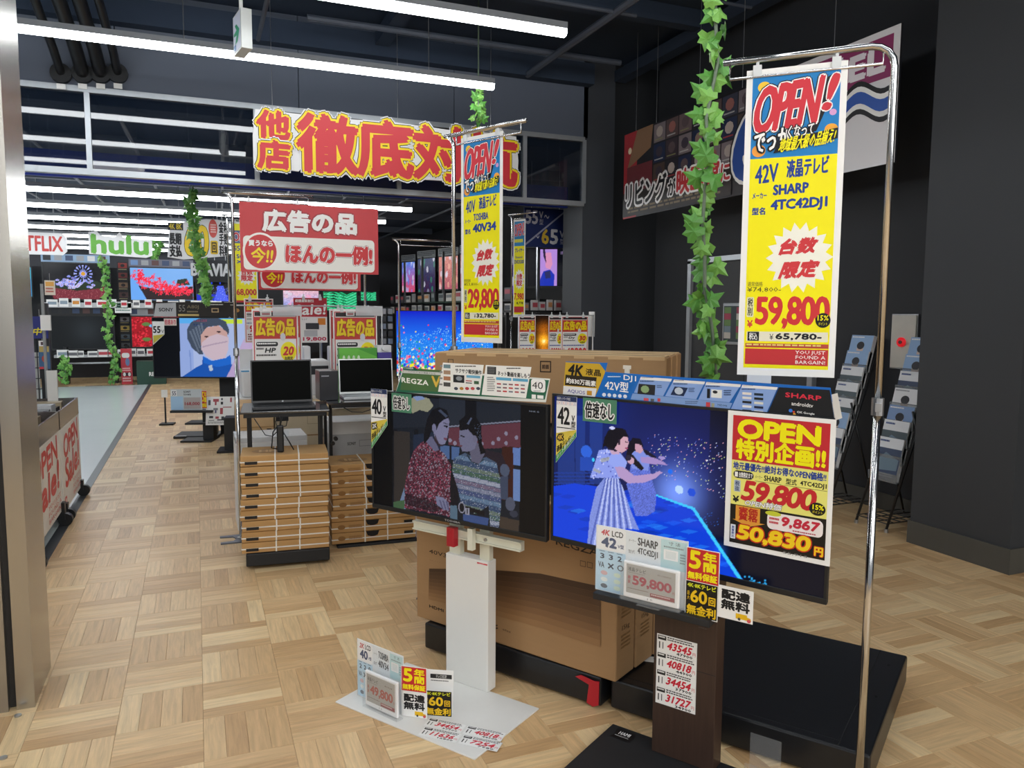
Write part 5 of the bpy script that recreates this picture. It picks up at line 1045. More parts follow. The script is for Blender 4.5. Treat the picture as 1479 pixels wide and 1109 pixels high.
t, f, w_, h_ = dev('white router box standing between the two offer sheet racks', 'router', 'router', 476, 500, 484, 540, .2, .12, OFF)
# offer sheets hung in frames
def offer(name, lab, px0, py1, px1, py0, Y, mk, qn, price, a=0, group='offer sheets in clip frames', full=True, product=None, old=True, e=.001):
    f = Fr(onY(px0, py1, Y), a); w_ = f.loc(px1, py1)[0]; h_ = f.loc(px0, py0)[1]
    t = board(name, lab, 'sign', f, w_, h_, .006, PAPER, group); P = Print(f, 0, e, box=(0, h_, w_, h_))
    P.fr_(.03, .02, .97, .98, w_*.02, 'c8404a'); P.r(.06, .03, .94, .07, '2a2224'); P.r(.05, .08, .95, .3, 'cc4038'); P.t('広告の品', .07, .09, .93, .275, 'f2d418', b=.06, out=[('a84a20', .03)])
    P.e(.6, .24, .72, .32, 'd8d8e0', 10); P.rr(.08, .33, .55, .375, '2c2c30', .4); P.fuzz(.1, .34, .53, .366, WH, 1, 1); P.fuzz(.08, .39, .25, .42, '555555', 1, 1); P.t(mk, .27, .39, .5, .44, KB, b=.06, slant=.2); P.fuzz(.08, .455, .52, .485, '444444', 1, 1)
    P.e(.6, .33, .95, .53, 'f4e41c'); P.t(qn, .66, .375, .9, .47, 'cf3438', b=.08, slant=.15); P.t('台限定', .69, .48, .87, .515, KB, b=.03, res=1); P.fuzz(.07, .545, .93, .58, '3a4aa0', 1, 1); P.rr(.06, .6, .13, .7, 'e8c8c8')
    P.t(price, .16, .6, .93, .76, 'cf2c30', b=.08, slant=.1); P.fuzz(.1, .8, .9, .95, '884444', 3, 1); P.put(t)
    hooks(t, (w_*.2, w_*.8), h_)
    return t
offer('offer_sheet', 'offer sheet reading HP 39,800 standing behind the dark laptop', 367, 590, 433, 446, 6.02, 'HP', '20', '39800')
offer('offer_sheet', 'offer sheet half hidden behind the 39,800 sheet, upper left', 354, 495, 396, 431, 6.7, 'NEC', '10', '98800')
offer('offer_sheet', 'offer sheet edge tucked just behind the 39,800 sheet, right', 372, 588, 438, 444, 6.07, 'HP', '20', '59800')
offer('offer_sheet', 'offer sheet reading Lenovo with yellow 50 disc behind the silver laptop', 483, 590, 546, 447, 6.02, 'Lenovo', '50', '49800')
offer('offer_sheet', 'offer sheet edge tucked behind the Lenovo sheet, left', 478, 588, 541, 446, 6.07, 'NEC', '50', '69800')
m = MB(); f = Fr(onY(366, 440, 6.0), 0)
for i, (a_, b_, lab) in enumerate(((376, 412, 'small white price tag clipped on the 39,800 offer sheet'), (500, 532, 'small white price tag clipped on the Lenovo offer sheet'))):
    f = Fr(onY(a_, 456, 5.98), 0); w_ = f.loc(b_-20, 456)[0]; t = board('clip_tag', lab, 'price tag', f, w_, f.loc(a_, 449)[1], .004); P = Print(f, 0, .0008, box=(0, f.loc(a_, 449)[1], w_, f.loc(a_, 449)[1])); P.r(.1, .15, .9, .85, 'b8b4b4'); P.r(.15, .5, .85, .75, 'a04048'); P.put(t); MB().box(w_+.01, -.001, 0, w_+.22, .002, .07).build('clear_strip', mat('clear_strip', 'e8ecf0', .15, alpha=.45), t)
f = Fr(onY(425, 495, 7.0), 0); w_ = f.loc(473, 495)[0]; h_ = f.loc(425, 430)[1]
t = board('sale_sheet', 'red and white Sale sheet reading 19,800 between the offer sheets', 'sign', f, w_, h_, .006, PAPER); MB().tube([(w_*.8, .02, -f.o.z), (w_*.8, .02, h_+.03)], .012, 8).build('pole', SIL, t); P = Print(f, 0, .001, box=(0, h_, w_, h_)); P.r(0, 0, 1, .42, 'b82c3a'); P.t('総額最新割引', .05, .03, .6, .1, WH, b=.03, res=1); P.t('Sale!', .02, .14, .97, .38, WH, b=.05, slant=.1, rise=.1)
P.t('デスクトップ\nコンポ', .06, .45, .4, .55, '333333', res=1); P.r(.72, .45, .95, .6, 'd8842c'); P.r(.35, .56, .75, .7, '35383e'); P.r(.3, .72, .7, .86, 'b9bcc0'); P.t('¥19,800', .05, .87, .97, .97, 'c42c50', b=.06); P.put(t); hooks(t, (w_*.3, w_*.8), h_)
for i, (x0, x1, mk, qn, pr_, lab) in enumerate(((749, 773, 'DVD', '30', '2980', 'offer sheet reading 2,980 above the cartons, left of the dark gap'), (792, 812, 'CD', '', '39800', 'offer sheet half covered, beside the 49,800 sheet over the cartons'), (810, 849, 'Dy', '30', '49800', 'offer sheet reading 49,800 in front of the grey pillar'))):
    offer('offer_sheet', lab, x0, 533, x1, 456, 6.62-.01*i, mk, qn or '30', pr_.replace('39800', '39800'), group='offer sheets above the cartons')
MB_ = None
f = Fr(onY(850, 486, 6.6), -70); t = board('offer_sheet', 'blank white frame turned edge-on at the end of the offer sheets', 'sign', Fr(onY(850, 486, 6.7), -50), .06, Fr(onY(850, 486, 6.7), 0).loc(850, 450)[1], .01)
rk = Fr((onY(749, 500, 6.64).x, 6.64, 0), 0); wR = rk.loc(856, 500)[0]; zR = rk.loc(749, 455)[1]
t = thing('sheet_rack', 'thin metal rack carrying the offer sheets above the cartons', 'rack', rk); MB().tube([(0, 0, 0), (0, 0, zR), (wR, 0, zR), (wR, 0, 0)], .01, 8).build('frame_tube', SIL, t, smooth=True)
rk = Fr((onY(341, 500, 6.12).x, 6.12, 0), 0); zR = rk.loc(352, 441)[1]; wR = rk.loc(552, 500)[0]
t = thing('sheet_rack', 'thin metal rack behind the laptops carrying the offer sheets', 'rack', rk); MB().tube([(0, 0, 0), (0, 0, zR), (wR, 0, zR), (wR, 0, 0)], .01, 8).build('frame_tube', SIL, t, smooth=True)
# balloon television
FBt = Fr((2.07, 8.35, .9), -35.3); FBt.o = onplane(572, 545, (2.07, 8.35, 0), -35.3)
wv = FBt.loc(713, 555)[0]; hv = FBt.loc(571, 448)[1]
t, (a, b, c, d) = television('television showing coloured balloons over blue water behind the cartons', FBt, wv, hv)
S = Pic(FBt, a, b, c, d, 150, .004); S.vgrad('0818c8', '1a6af0', 0, .35); S.vgrad('1a74f2', '30a8f0', .35, 1)
S.spots((S.Y > .25) & (S.Y > .45-.5*S.X), 1500, ['7fd0ff', '40a0ff', '1a50e0', 'a0e8ff'], 1)
bc = ['f03030', 'f0e030', '30b050', '3040e0', 'f080a0', 'f0f0c0', 'e04080']
for _ in range(420):
    y = 1-abs(S.rs.normal(0, .16)); x = S.rs.uniform(0, 1); r = .010*(.6+y); S.ell(x, y, r, r*1.7, bc[S.rs.randint(7)])
for _ in range(70): x, y = S.rs.uniform(0, 1), S.rs.uniform(.2, .85); S.ell(x, y, .007, .012, bc[S.rs.randint(7)])
S.put(t)
t2 = thing('tv_stand', 'black stand carrying the balloon television', 'television stand', FBt.floor()); bx('post', BLK, t2, wv*.4, .06, .02, wv*.6, .12, FBt.o.z+.3); bx('base_plate', BLKM, t2, wv*.2, -.2, 0, wv*.8, .2, .02)
# flame television between the sheets
f = Fr(onY(772, 512+20, 7.3), 0); w_ = f.loc(793, 512)[0]; h_ = f.loc(772, 452)[1]
t, (a, b, c, d) = television('narrow view of a television showing golden flames between the offer sheets', Fr(f.o, 0), w_*2.2, h_)
S = Pic(f, a, b, c, d, 60, .004); S.fill('120804'); S.glow(.28, .3, .2, 'b06010', .9); S.glow(.28, .5, .16, 'f0a020', 1.6); S.glow(.3, .75, .2, 'e08018', 1.2); S.glow(.28, .52, .05, 'fff0c0', .8); S.noise(S.X >= 0, .4); S.put(t)
bx('side_support', BLK, t, w_*.9, .05, -f.o.z, w_*1.3, .1, 0)
# ---- television with the masked person, on its post, and the desk stands before it
FS_ = Fr(onplane(222, 546, (0, 0, 0), -22.3) if False else (CP+ray(222, 546)*9.0), -22.3)
w_ = FS_.loc(375, 548)[0]; h_ = FS_.loc(222, 458)[1]
t, (a, b, c, d) = television('television showing a person in a white mask, knitted cap and blue turtleneck', FS_, w_, h_)
S = Pic(FS_, a, b, c, d, 170, .004); S.px = True; S.fill('04060c'); S.poly([(259, 459), (380, 459), (380, 548), (261, 548)], 'a4b4dc'); S.poly([(259, 459), (278, 459), (280, 548), (261, 548)], '8fa4d8'); S.poly([(273, 505), (275, 505), (277, 535), (275, 535)], '7890c8')
S.poly([(259, 459), (350, 459), (350, 467), (259, 467)], '58a8e8'); S.poly([(300, 461), (350, 461), (350, 467), (300, 467)], 'c0d840')
S.poly([(270, 476), (276, 465), (290, 459), (312, 458), (326, 464), (331, 476), (330, 484), (318, 470), (300, 472), (290, 484), (291, 502), (294, 512), (288, 512), (277, 502), (271, 490)], '3f4a5c')
for k in range(5): S.poly([(273+k*4, 478-k*3), (276+k*4, 478-k*3), (288+k*2, 508-k*5), (286+k*2, 508-k*5)], '6a7688', .7)
S.poly([(290, 484), (298, 473), (316, 470), (328, 480), (330, 495), (326, 514), (310, 520), (298, 514), (291, 500)], 'c09a94'); S.ell(298, 486, 3, 1.4, '3a2a30'); S.ell(316, 479, 3, 1.4, '3a2a30')
S.poly([(291, 495), (302, 486), (314, 482), (330, 487), (330, 504), (325, 517), (308, 520), (297, 514), (291, 505)], 'c4b0bc'); S.poly([(292, 500), (308, 496), (329, 492), (329, 494), (308, 498), (293, 502)], 'a895a8')
S.poly([(293, 514), (306, 521), (326, 517), (333, 512), (334, 526), (350, 532), (350, 548), (262, 548), (262, 545), (284, 530), (292, 526)], '1450a8'); S.poly([(293, 514), (306, 521), (326, 517), (333, 512), (334, 526), (314, 530), (294, 524)], '1a62c4'); S.poly([(301, 528), (306, 527), (308, 535), (303, 536)], 'b0bccc')
S.poly([(338, 520), (352, 490), (380, 490), (380, 548), (325, 548), (332, 535)], 'b8a0c4', .9); S.put(t)
P = Print(FS_, -.001, .0015); P.t('がん闘病 公表5年', 279, 461, 299, 465, 'd04868', res=1); P.t('復帰への思い', 279, 467, 299, 471, '2a4a90', res=1); P.put(t, 'caption')
f = FS_.atpx(222, 457, .002); q = lambda *a: f.loc(*a); w3 = f.loc(353, 459)[0]; h3 = f.loc(222, 436)[1]
t = board('display_header', 'black feature header with silver SONY panel on the masked person television', 'display board', f, w3, h3, .01, ink('2a2522')); P = Print(f, 0, .0015, box=(0, h3, w3, h3)); P.p([(-.0, 1), (.03, .1), (.25, .05), (.25, 1)], 'b4b4b6'); P.t('SONY', .06, .4, .22, .65, '2b2b2e', b=.04); P.t('55', .28, .2, .35, .65, '8a8680'); P.t('A80J', .37, .2, .5, .5, '8a7a60'); P.fuzz(.37, .6, .5, .8, '8a7a60', 1, 1); P.r(.27, .82, .5, .96, 'c8b070'); P.fuzz(.58, .12, .78, .25, 'd8d4cc', 1, 1); P.fr_(.64, .4, .72, .7, .012, 'c8a880'); P.fuzz(.85, .15, .95, .25, 'c8c0b8', 1, 1); P.e(.88, .4, .95, .7, 'b07a3c', 8); P.put(t)
f = FS_.atpx(221, 498, -.004); w3 = f.loc(236, 486)[0]; h3 = f.loc(221, 464)[1]
t = thing('size_tag', '55 inch size tag on the corner of the masked person television', 'price tag', f); MB().prism([(0, h3), (0, 0), (w3*1.1, h3*.45), (w3*1.1, h3)], 0, .006).build('card', PAPER, t); P = Print(f, 0, .0015, box=(0, h3, w3*1.1, h3)); P.t('55', .05, .2, .7, .5, KB, b=.06); P.t('V', .75, .35, .98, .5, KB); P.p([(.05, .95), (.05, .6), (.98, .55)], 'c8bc48'); P.put(t)
f = FS_.atpx(237, 470, -.004); t = board('speed_tag', 'pink lettered speed tag on the masked person television', 'price tag', f, f.loc(255, 470)[0], f.loc(237, 460)[1], .005, ink('e0d4cc')); P = Print(f, 0, .0015, box=(0, f.loc(237, 460)[1], f.loc(255, 470)[0], f.loc(237, 460)[1])); P.t('倍速あり', .05, .1, .95, .9, 'cc5a6a', b=.04); P.put(t)
G = Fr(CP+ray(300, 560)*8.85, -22.3).floor()
t = thing('tv_stand', 'black television stand with shelves under the masked person television', 'television stand', G)
x0, x1 = G.loc(303, 600, 0)[0], G.loc(345, 600)[0]; bx('post', BLKM, t, x0, .32, .02, x1, .45, FS_.o.z+.25)
bl = onz(313, 655); G2 = Fr(bl, -8); tt = MB(); w4 = G2.loc(365, 650)[0]; 
t = thing('tv_stand', 'black stand with flat base plate below the accessory sheet', 'television stand', G2); bx('base_plate', BLKM, t, 0, 0, 0, w4, .32, .02); bx('post', BLKM, t, .07, .08, .02, w4-.02, .3, G2.loc(300, 606)[1])
sq = Fr(onplane(297, 614, G2.world(0, .05, 0), -14), -14); w5, h5 = sq.loc(338, 614)[0], sq.loc(297, 573)[1]
t = board('accessory_sheet', 'white sheet printed with rows of small television stand pictures', 'sign', sq, w5, h5, .01); t.children[0].rotation_euler.x = math.radians(-12); P = Print(sq, 0, .002, box=(0, h5, w5, h5)); rn = random.Random(3)
for (x, y, w__, h__) in ((.08, .12, .08, .18), (.25, .08, .2, .1), (.31, .18, .06, .12), (.53, .05, .06, .08), (.52, .18, .08, .1), (.85, .04, .06, .16), (.26, .4, .16, .08), (.32, .48, .05, .1), (.5, .4, .1, .22), (.12, .68, .14, .08), (.34, .7, .12, .08), (.55, .7, .1, .1), (.1, .82, .2, .03), (.4, .8, .35, .04), (.6, .36, .3, .03)): P.r(x, y, x+w__, y+h__, rn.choice(['3c3e44', '5a5c60', '2c2c30', '8a8c90', 'b05058', '4a4a78']))
P.fuzz(.08, .88, .92, .96, '8a8a8a', 2, 1); pr = P.put(t); pr.rotation_euler.x = math.radians(-12)
for i, (x0, y1, x1, y0, lab) in enumerate(((247, 592, 292, 562, 'grey price board reading 168,000 on the low black shelf'),)):
    f = Fr(CP+ray(x0, y1)*8.7, -16); w_, h_ = f.loc(x1, y1-2)[0], f.loc(x0, y0)[1]; t = board('price_board', lab, 'price card', f, w_, h_, .008, ink('c9d2d6')); P = Print(f, 0, .0015, box=(0, h_, w_, h_))
    P.r(0, .35, .4, 1, 'a8cdec'); P.r(.02, .05, .2, .33, WH); P.t('55', .05, .1, .18, .3, '2a3c60', b=.05); P.t('SONY', .42, .08, .65, .18, KB, b=.03); P.t('55A80J', .42, .22, .65, .32, KB, b=.03); P.r(.42, .4, .96, .95, 'b4aeae'); P.t('168,000', .45, .62, .93, .8, 'a03040', b=.05); P.put(t)
    s_ = onz(x0, 620); t = thing('low_shelf', 'low black open shelf under the 168,000 price board', 'shelf', Fr(f.world(0, -.04, 0)*1.0, -16)); t.location.z = 0
    m = [bx('top_board', BLKM, t, 0, 0, f.o.z-.03, w_+.12, .3, f.o.z-.005), bx('post', BLKM, t, w_*.95, .1, .02, w_+.1, .25, f.o.z-.03), bx('base_plate', BLKM, t, .1, .0, 0, w_+.1, .36, .02), bx('low_board', BLKM, t, .15, .02, .2, w_+.1, .28, .22)]
f = Fr(CP+ray(292, 574)*8.9, -16); f = Fr(CP+ray(292, 590)*8.71, -16); t = c_5y(f, f.loc(299, 590)[0], f.loc(292, 564)[1], 'tiny red and yellow warranty card beside the 168,000 board')
f = Fr(onz(249, 612, .0), -10); f.o.z = .002; bpx = f.loc(330, 608)[0]
t = thing('tv_stand', 'flat black stand base with a white label lying in front of the low shelf', 'television stand', Fr(onz(250, 634), -12)); bx('base_plate', BLKM, t, 0, 0, .0, .5, .4, .03, bev=.008); bx('post', BLK, t, .38, .15, .03, .46, .25, .35); bx('label', PAPER, t, .02, .01, .0301, .14, .04, .031)
f = Fr(CP+ray(233, 574)*10, -10); t = thing('acrylic_stand', 'small white card on a floor stand left of the price board', 'card stand', f.floor()); bx('card', PAPER, t, 0, 0, f.o.z, f.loc(242, 574)[0], .01, f.o.z+f.loc(233, 563)[1]); bx('foot', BLKM, t, -.03, -.05, 0, .14, .12, .02); bx('stem', BLKM, t, .03, .01, .02, .05, .02, f.o.z)
# ================================================================== LEFT: sale carts, racks; FAR WALL of televisions
def px_rect(x0, y0, x1, y1, Y):
    p = onY(x0, y1, Y); f = Fr(p, 0); return f, f.loc(x1, y1)[0], f.loc(x1, y0)[1]
# carts: panels face +X (towards the aisle)
XC = -.90
def sale_cart(lab, pLB, pRT, dark, seed, group='open sale carts'):
    p = onX(*pLB, XC); f = Fr(p, 90); u, h = f.loc(*pRT); g = Fr((p.x, p.y, 0), 90)
    t = thing('sale_cart', lab, 'cart', g, group); z0 = p.z; zt = z0+h
    bx('side_panel', WHT, t, 0, 0, z0, u-.012, .006, zt); bx('basket', mat('cart_dark', '3a3536', .35), t, 0.002, .006, z0+.05, u-.014, .55, zt-.002)
    MB().box(0, .0, zt, u, .012, zt+.13).box(0, .53, zt, u, .55, zt+.13).box(0, 0, zt, .012, .55, zt+.13).box(u-.012, 0, zt, u, .55, zt+.13).build('rim', mat('smoked_acrylic', '57504e', .15, alpha=.8), t)
    for x in (.06, u-.06):
        for y in (-.02, .48): MB().cyl((x, y, .045), .045, .05, 'x', 16).build('caster', BLK, t); bx('caster_fork', BLK, t.children[-1] if False else t, x-.03, y, .05, x+.03, y+.05, z0+.06)
    P = Print(f, 0, .0008, box=(0, h, u, h)); R_ = 'd23c3e'
    P.t('OPEN', .12, .06, .88, .36, R_, b=.05, res=3, rise=.3, sp=.95); P.t('Sale!', .14, .36, .9, .72, R_, b=.06, res=3, rise=.25, slant=.1); P.t('YOU JUST\nFOUND A\nBARGAIN', .5, .74, .93, .95, 'd8746c', b=.0, res=1); P.rr(.07, .84, .17, .93, R_, .3); P.e(.1, .86, .14, .91, WH, 8)
    pr = P.put(t); pr.location = (0, 0, z0)
    rn = random.Random(seed)
    for k in range(5):
        cx = u*(k+.5)/5; b = tag(MB().box(0, 0, 0, u/7, .3, .09+.02*(k % 3), rz=rn.uniform(-.08, .08)).build('packet', mat(['film_silver', 'film_grey', 'film_white', 'film_dark', 'film_beige'][k], ['9a9c9e', '6c6e70', 'c4c6c6', '3c3c40', 'a8987c'][k], .2), None, g.at(cx-u/12, .1, zt+.002)), '%s wrapped packet lying in the %s' % (['first silver', 'second grey', 'third white', 'fourth dark', 'fifth beige'][k], 'nearer sale cart at the left' if seed == 1 else 'farther sale cart at the left'), 'packet', 'packets in the sale carts')
    return t, g, u, zt
sale_cart('nearer white OPEN Sale cart beside the steel jamb', (46, 803), (86, 621), 0, 1)
sale_cart('farther white OPEN Sale cart on the pale aisle', (92.6, 741), (113.5, 597), 0, 2)
# grid rack with hung goods behind the carts
f, w_, h_ = px_rect(48, 430, 82, 588, 7.6)
t = thing('grid_rack', 'black wire grid rack with hanging goods at the left edge', 'rack', f.floor()); m = MB()
for k in range(8): m.tube([(w_*k/7-.1, 0, 0), (w_*k/7-.1, 0, f.o.z+h_*.75)], .004, 5)
for k in range(16): m.tube([(-.1, 0, (f.o.z+h_*.75)*k/15), (w_-.1, 0, (f.o.z+h_*.75)*k/15)], .004, 5)
o = m.build('wire_grid', BLK, t); bx('white_backing', ink('d4d4d0'), t, -.1, .03, .3, w_-.12, .04, f.o.z+h_*.5); o['kind'] = 'stuff'
bx('post', BLK, t, w_-.1, -.02, 0, w_-.03, .05, f.o.z+h_*.95)
for (x0, y0, x1, y1, c_, lab) in ((46, 457, 70, 489, '272f70', 'navy sign board with yellow exclamation text at the left edge'), (57, 500, 73, 533, '3c5c80', 'blue blister pack hanging on the grid rack'), (56, 492, 66, 500, 'e4e0e0', 'small white price tag above the blue blister pack'), (65, 405, 80, 426, 'd8cfc0', 'cream price card clipped to a thin grey pole at left')):
    f, w_, h_ = px_rect(x0, y0, x1, y1, 7.57); t = board('hanging_sign' if y0 == 457 else 'hang_tag', lab, 'sign' if y0 == 457 else 'tag', f, w_, h_, .01, ink(c_)); P = Print(f, 0, .001, box=(0, h_, w_, h_))
    if y0 == 457: P.t('中!', .1, .5, .8, .85, 'd8c82c', b=.04, slant=.2)
    elif y0 == 500: P.r(.05, 0, .95, .25, 'b09a5a'); P.e(.25, .4, .75, .7, 'b04a3c', 12); P.r(.0, .9, .4, 1, 'c84048')
    elif y0 == 405: P.r(.1, .1, .9, .4, 'd8a050'); P.fuzz(.1, .5, .9, .9, 'b05848', 2, 1)
    else: P.r(.3, .2, .8, .8, '5a4a50')
    P.put(t); MB().tube([(w_/2, .008, h_), (w_/2, .008, h_+.06)], .003, 5).build('hook', SIL, t)
f, w_, h_ = px_rect(70, 410, 75, 600, 7.2); t = thing('grey_pole', 'thin grey pole with white holder standing by the carts', 'pole', f.floor()); MB().tube([(0, 0, 0), (0, 0, f.o.z+h_)], .012, 8).build('pole', mat('pole_grey', '8a8c8c', .4), t); bx('holder', ink('d6d4d0'), t, -.02, -.02, f.loc(70, 477)[1]+f.o.z, .05, .02, f.loc(70, 455)[1]+f.o.z)
f, w_, h_ = px_rect(73, 535, 88, 660, 7.0); t = thing('white_panel', 'white upright end panel behind the sale carts', 'panel', f.floor()); bx('board', ink('cfcdc8'), t, 0, 0, 0, w_, .03, f.o.z+h_)
# far wall televisions
YW = 17.6
backw = struct('wall_display', MB().box(-5.2, 18.0, 0.55, 4.0, 18.1, 2.35), mat('display_wall', '1f2126', .7))
def far_tv(lab, x0, y0, x1, y1, fn, n=80, Y=YW, head=None, brand=None, a=0, group='televisions on the far wall'):
    p = onY(x0, y1, Y); f = Fr(p, a); w_, h_ = f.loc(x1, y1)[0], f.loc(x0, y0)[1]; t, (aa, b, c, d) = television(lab, f, w_, h_, bez=.02, chin=.03, thick=.06, group=group)
    S = Pic(f, aa, b, c, d, n, .004); S.fill('05070a'); fn(S); S.put(t)
    bx('wall_bracket', BLKM, t, w_*.4, .08, h_*.2, w_*.6, 17.985-Y, h_*.6) if a == 0 else None
    if head:
        hh = .12; g = f.at(0, 0, h_+.004); q = board('display_header', 'narrow header on the ' + ' '.join(lab.split()[:12]), 'display board', g, w_, hh*1.3, .01, ink(head), 'far display headers'); P = Print(g, 0, .002, box=(0, hh*1.3, w_, hh*1.3)); rn = random.Random(int(x0))
        for k in range(6): P.r(.03+k*.16, .15, .14+k*.16, .8, rn.choice(['3a4a6a', '9a9ca0', '5a3c3c', 'd8d8d8', '22262c', '6a8ab8']))
        P.put(q)
    return t, f, w_, h_
def p_daisy(S):
    S.fill('020308'); cols = ['8a9af0', 'c8c8ff', 'a8b0ff', '6a78d8']
    S.ell(.5, .62, .42, .2, '20301c'); 
    for _ in range(70):
        x, y = S.rs.normal(.42, .17), S.rs.normal(.55, .08); 
        if .1 < x < .88: S.ell(x, y, .028, .03, cols[S.rs.randint(4)]); S.ell(x, y, .009, .011, 'c07830')
    S.poly([(.06, .6), (.12, .68), (.5, .76), (.86, .68), (.94, .6), (.92, .92), (.8, 1), (.15, 1), (.1, .8)], '7a2c38'); S.spots(S.mask([(.08, .72), (.93, .72), (.92, 1), (.12, 1)]), 150, ['a85058', '5a1c30', 'c07078'], 1)
    for k in range(16): a_ = k*math.pi/8; S.poly([(.6+.02*math.cos(a_+1.5), .28+.03*math.sin(a_+1.5)), (.6+.14*math.cos(a_-.1), .28+.25*math.sin(a_-.1)), (.6+.14*math.cos(a_+.1), .28+.25*math.sin(a_+.1)), (.6-.02*math.cos(a_+1.5), .28-.03*math.sin(a_+1.5))], '8f9cf8' if k % 2 else 'b0b8ff')
    S.ell(.6, .28, .035, .055, 'd8a030')
def p_red(S):
    S.fill('7ab0f0'); S.poly([(0, .2), (.1, .35), (.25, 1), (0, 1)], '6aa8f4'); S.poly([(.12, .55), (.5, .7), (1, .55), (1, 1), (.25, 1)], '2a1a1c'); S.poly([(.75, .35), (.9, .3), (.95, .5), (.72, .55)], '1c2c1c')
    for _ in range(230):
        t_ = S.rs.uniform(0, 1); x = .05+.9*t_+S.rs.normal(0, .06); y = .15+.75*t_**.8 - (.45*max(0, t_-.55)) + S.rs.normal(0, .1)
        for k in range(5): a_ = k*1.256+S.rs.uniform(0, 1); S.poly([(x, y-.02), (x+.045*math.cos(a_), y+.07*math.sin(a_)), (x+.02*math.cos(a_+.7), y+.03*math.sin(a_+.7))], ['ff1a40', 'e0102c', 'ff4060'][S.rs.randint(3)])
def p_dark(S): S.fill('14181a'); S.glow(.55, .45, .22, '2a3036', .5)
def p_blue(S):
    S.fill('04060c'); S.poly([(0, .7), (1, .72), (1, 1), (0, 1)], '1428c0'); S.poly([(.62, .35), (.8, .35), (.85, .6), (.95, 1), (.5, 1), (.6, .6)], '4a60f0'); S.spots(S.mask([(.5, .4), (.95, .4), (.95, 1), (.5, 1)]), 60, ['a0b0ff', '2038e0'], 1)
    for x in (.15, .45, .7): S.poly([(x, 0), (x+.03, 0), (x+.03, .3), (x, .3)], '2848f0')
def p_maple(S):
    S.fill('a01420'); S.spots(S.X > -1, 300, ['c82030', '7a1018', 'e03040'], 2)
    for q in ((.3, .25), (.45, .3), (.3, .75), (.7, .8), (.85, .7), (.5, .7)): S.ell(q[0], q[1], .09, .06, ['6ab0e8', '5a7a40'][int(q[0]*10) % 2])
def p_cyan(S): S.fill('18c8e8'); S.poly([(0, .5), (1, .4), (1, 1), (0, 1)], '3060e0'); S.ell(.5, .7, .3, .2, 'e05030')
def p_green(S):
    S.fill('08301c'); 
    for k in range(26): y = k*.05; S.poly([(0, y), (.3, y-.2+.1*(k % 3)), (.7, y+.15), (1, y-.1), (1, y-.06), (.7, y+.19), (.3, y-.15+.1*(k % 3)), (0, y+.03)], ['20d890', '1a9c60', '60e8b0'][k % 3])
def p_mix(c1, c2, c3):
    def fn(S):
        S.vgrad(c1, c2, 0, 1); S.noise(S.X > -1, .3)
        for _ in range(26): x, y = S.rs.uniform(0, 1), S.rs.uniform(0, 1); S.ell(x, y, .06, .09, [c3, c1, 'd8d8e8'][S.rs.randint(3)], .6)
    return fn
far_tv('upper far television showing a blue daisy over a basket of small flowers', 62, 378, 161, 434, p_daisy, 110, head='8aa6c4')
far_tv('upper far television showing red leaves against a blue sky', 188, 385, 281, 435, p_red, 110, head='6a6a78')
far_tv('upper far television with a blue glowing dress, partly behind ivy', 283, 398, 334, 437, p_blue, 60, head='7a8898')
far_tv('lower far television switched off, plain dark screen', 74, 455, 167, 506, p_dark, 40, head='2a2a2c')
far_tv('lower far television showing crimson maple leaves', 190, 456, 262, 503, p_maple, 60, head='9aa0a8')
far_tv('far television at the left edge with a cyan picture, mostly hidden', 15, 384, 48, 430, p_cyan, 30)
far_tv('far television showing green glowing stripes under the red signs', 466, 420, 517, 450, p_green, 70, Y=15.5)
far_tv('far television showing pastel shapes behind the offer sheets', 408, 418, 462, 446, p_mix('e8b8c8', '7a98e0', 'f0a0c0'), 50, Y=15.6)
far_tv('small far television showing a green picture beside the dark pillar', 520, 420, 545, 436, p_green, 30, Y=15.4)
for k in range(3):      # struts carrying the two freestanding far sets
    pass
# rails with price tags under the far sets
for i, (x0, x1, y0, y1, lab) in enumerate(((62, 335, 437, 444, 'upper far shelf rail carrying price tags'), (78, 222, 510, 517, 'lower far shelf rail carrying price tags'))):
    f, w_, h_ = px_rect(x0, y0, x1, y1, YW-.1); t = thing('shelf_rail', lab, 'shelf', f); bx('rail', SIL, t, 0, 0, 0, w_, .5, h_*.8, bev=.002)
    n = 16 if i == 0 else 10; rn = random.Random(i); first = None
    for k in range(n):
        g = f.at(w_*(k+.3)/n, -.012, rn.uniform(0, .02)); ww, hh = rn.uniform(.1, .22), rn.uniform(.12, .17)
        q = tag(MB().box(0, 0, 0, ww, .01, hh).box(ww*.1, -.002, hh*.3, ww*.9, 0, hh*.7, mi=1).build('price_tag', [PAPER, ink(rn.choice(['c8505a', 'd89040', '8a9aa8', '6a6a70', 'c83c48']))], None, g), 'small blurred price tag in the row on the %s far shelf rail' % ('upper' if i == 0 else 'lower'), 'price tag', 'price tags on the %s far rail' % ('upper' if i == 0 else 'lower'))
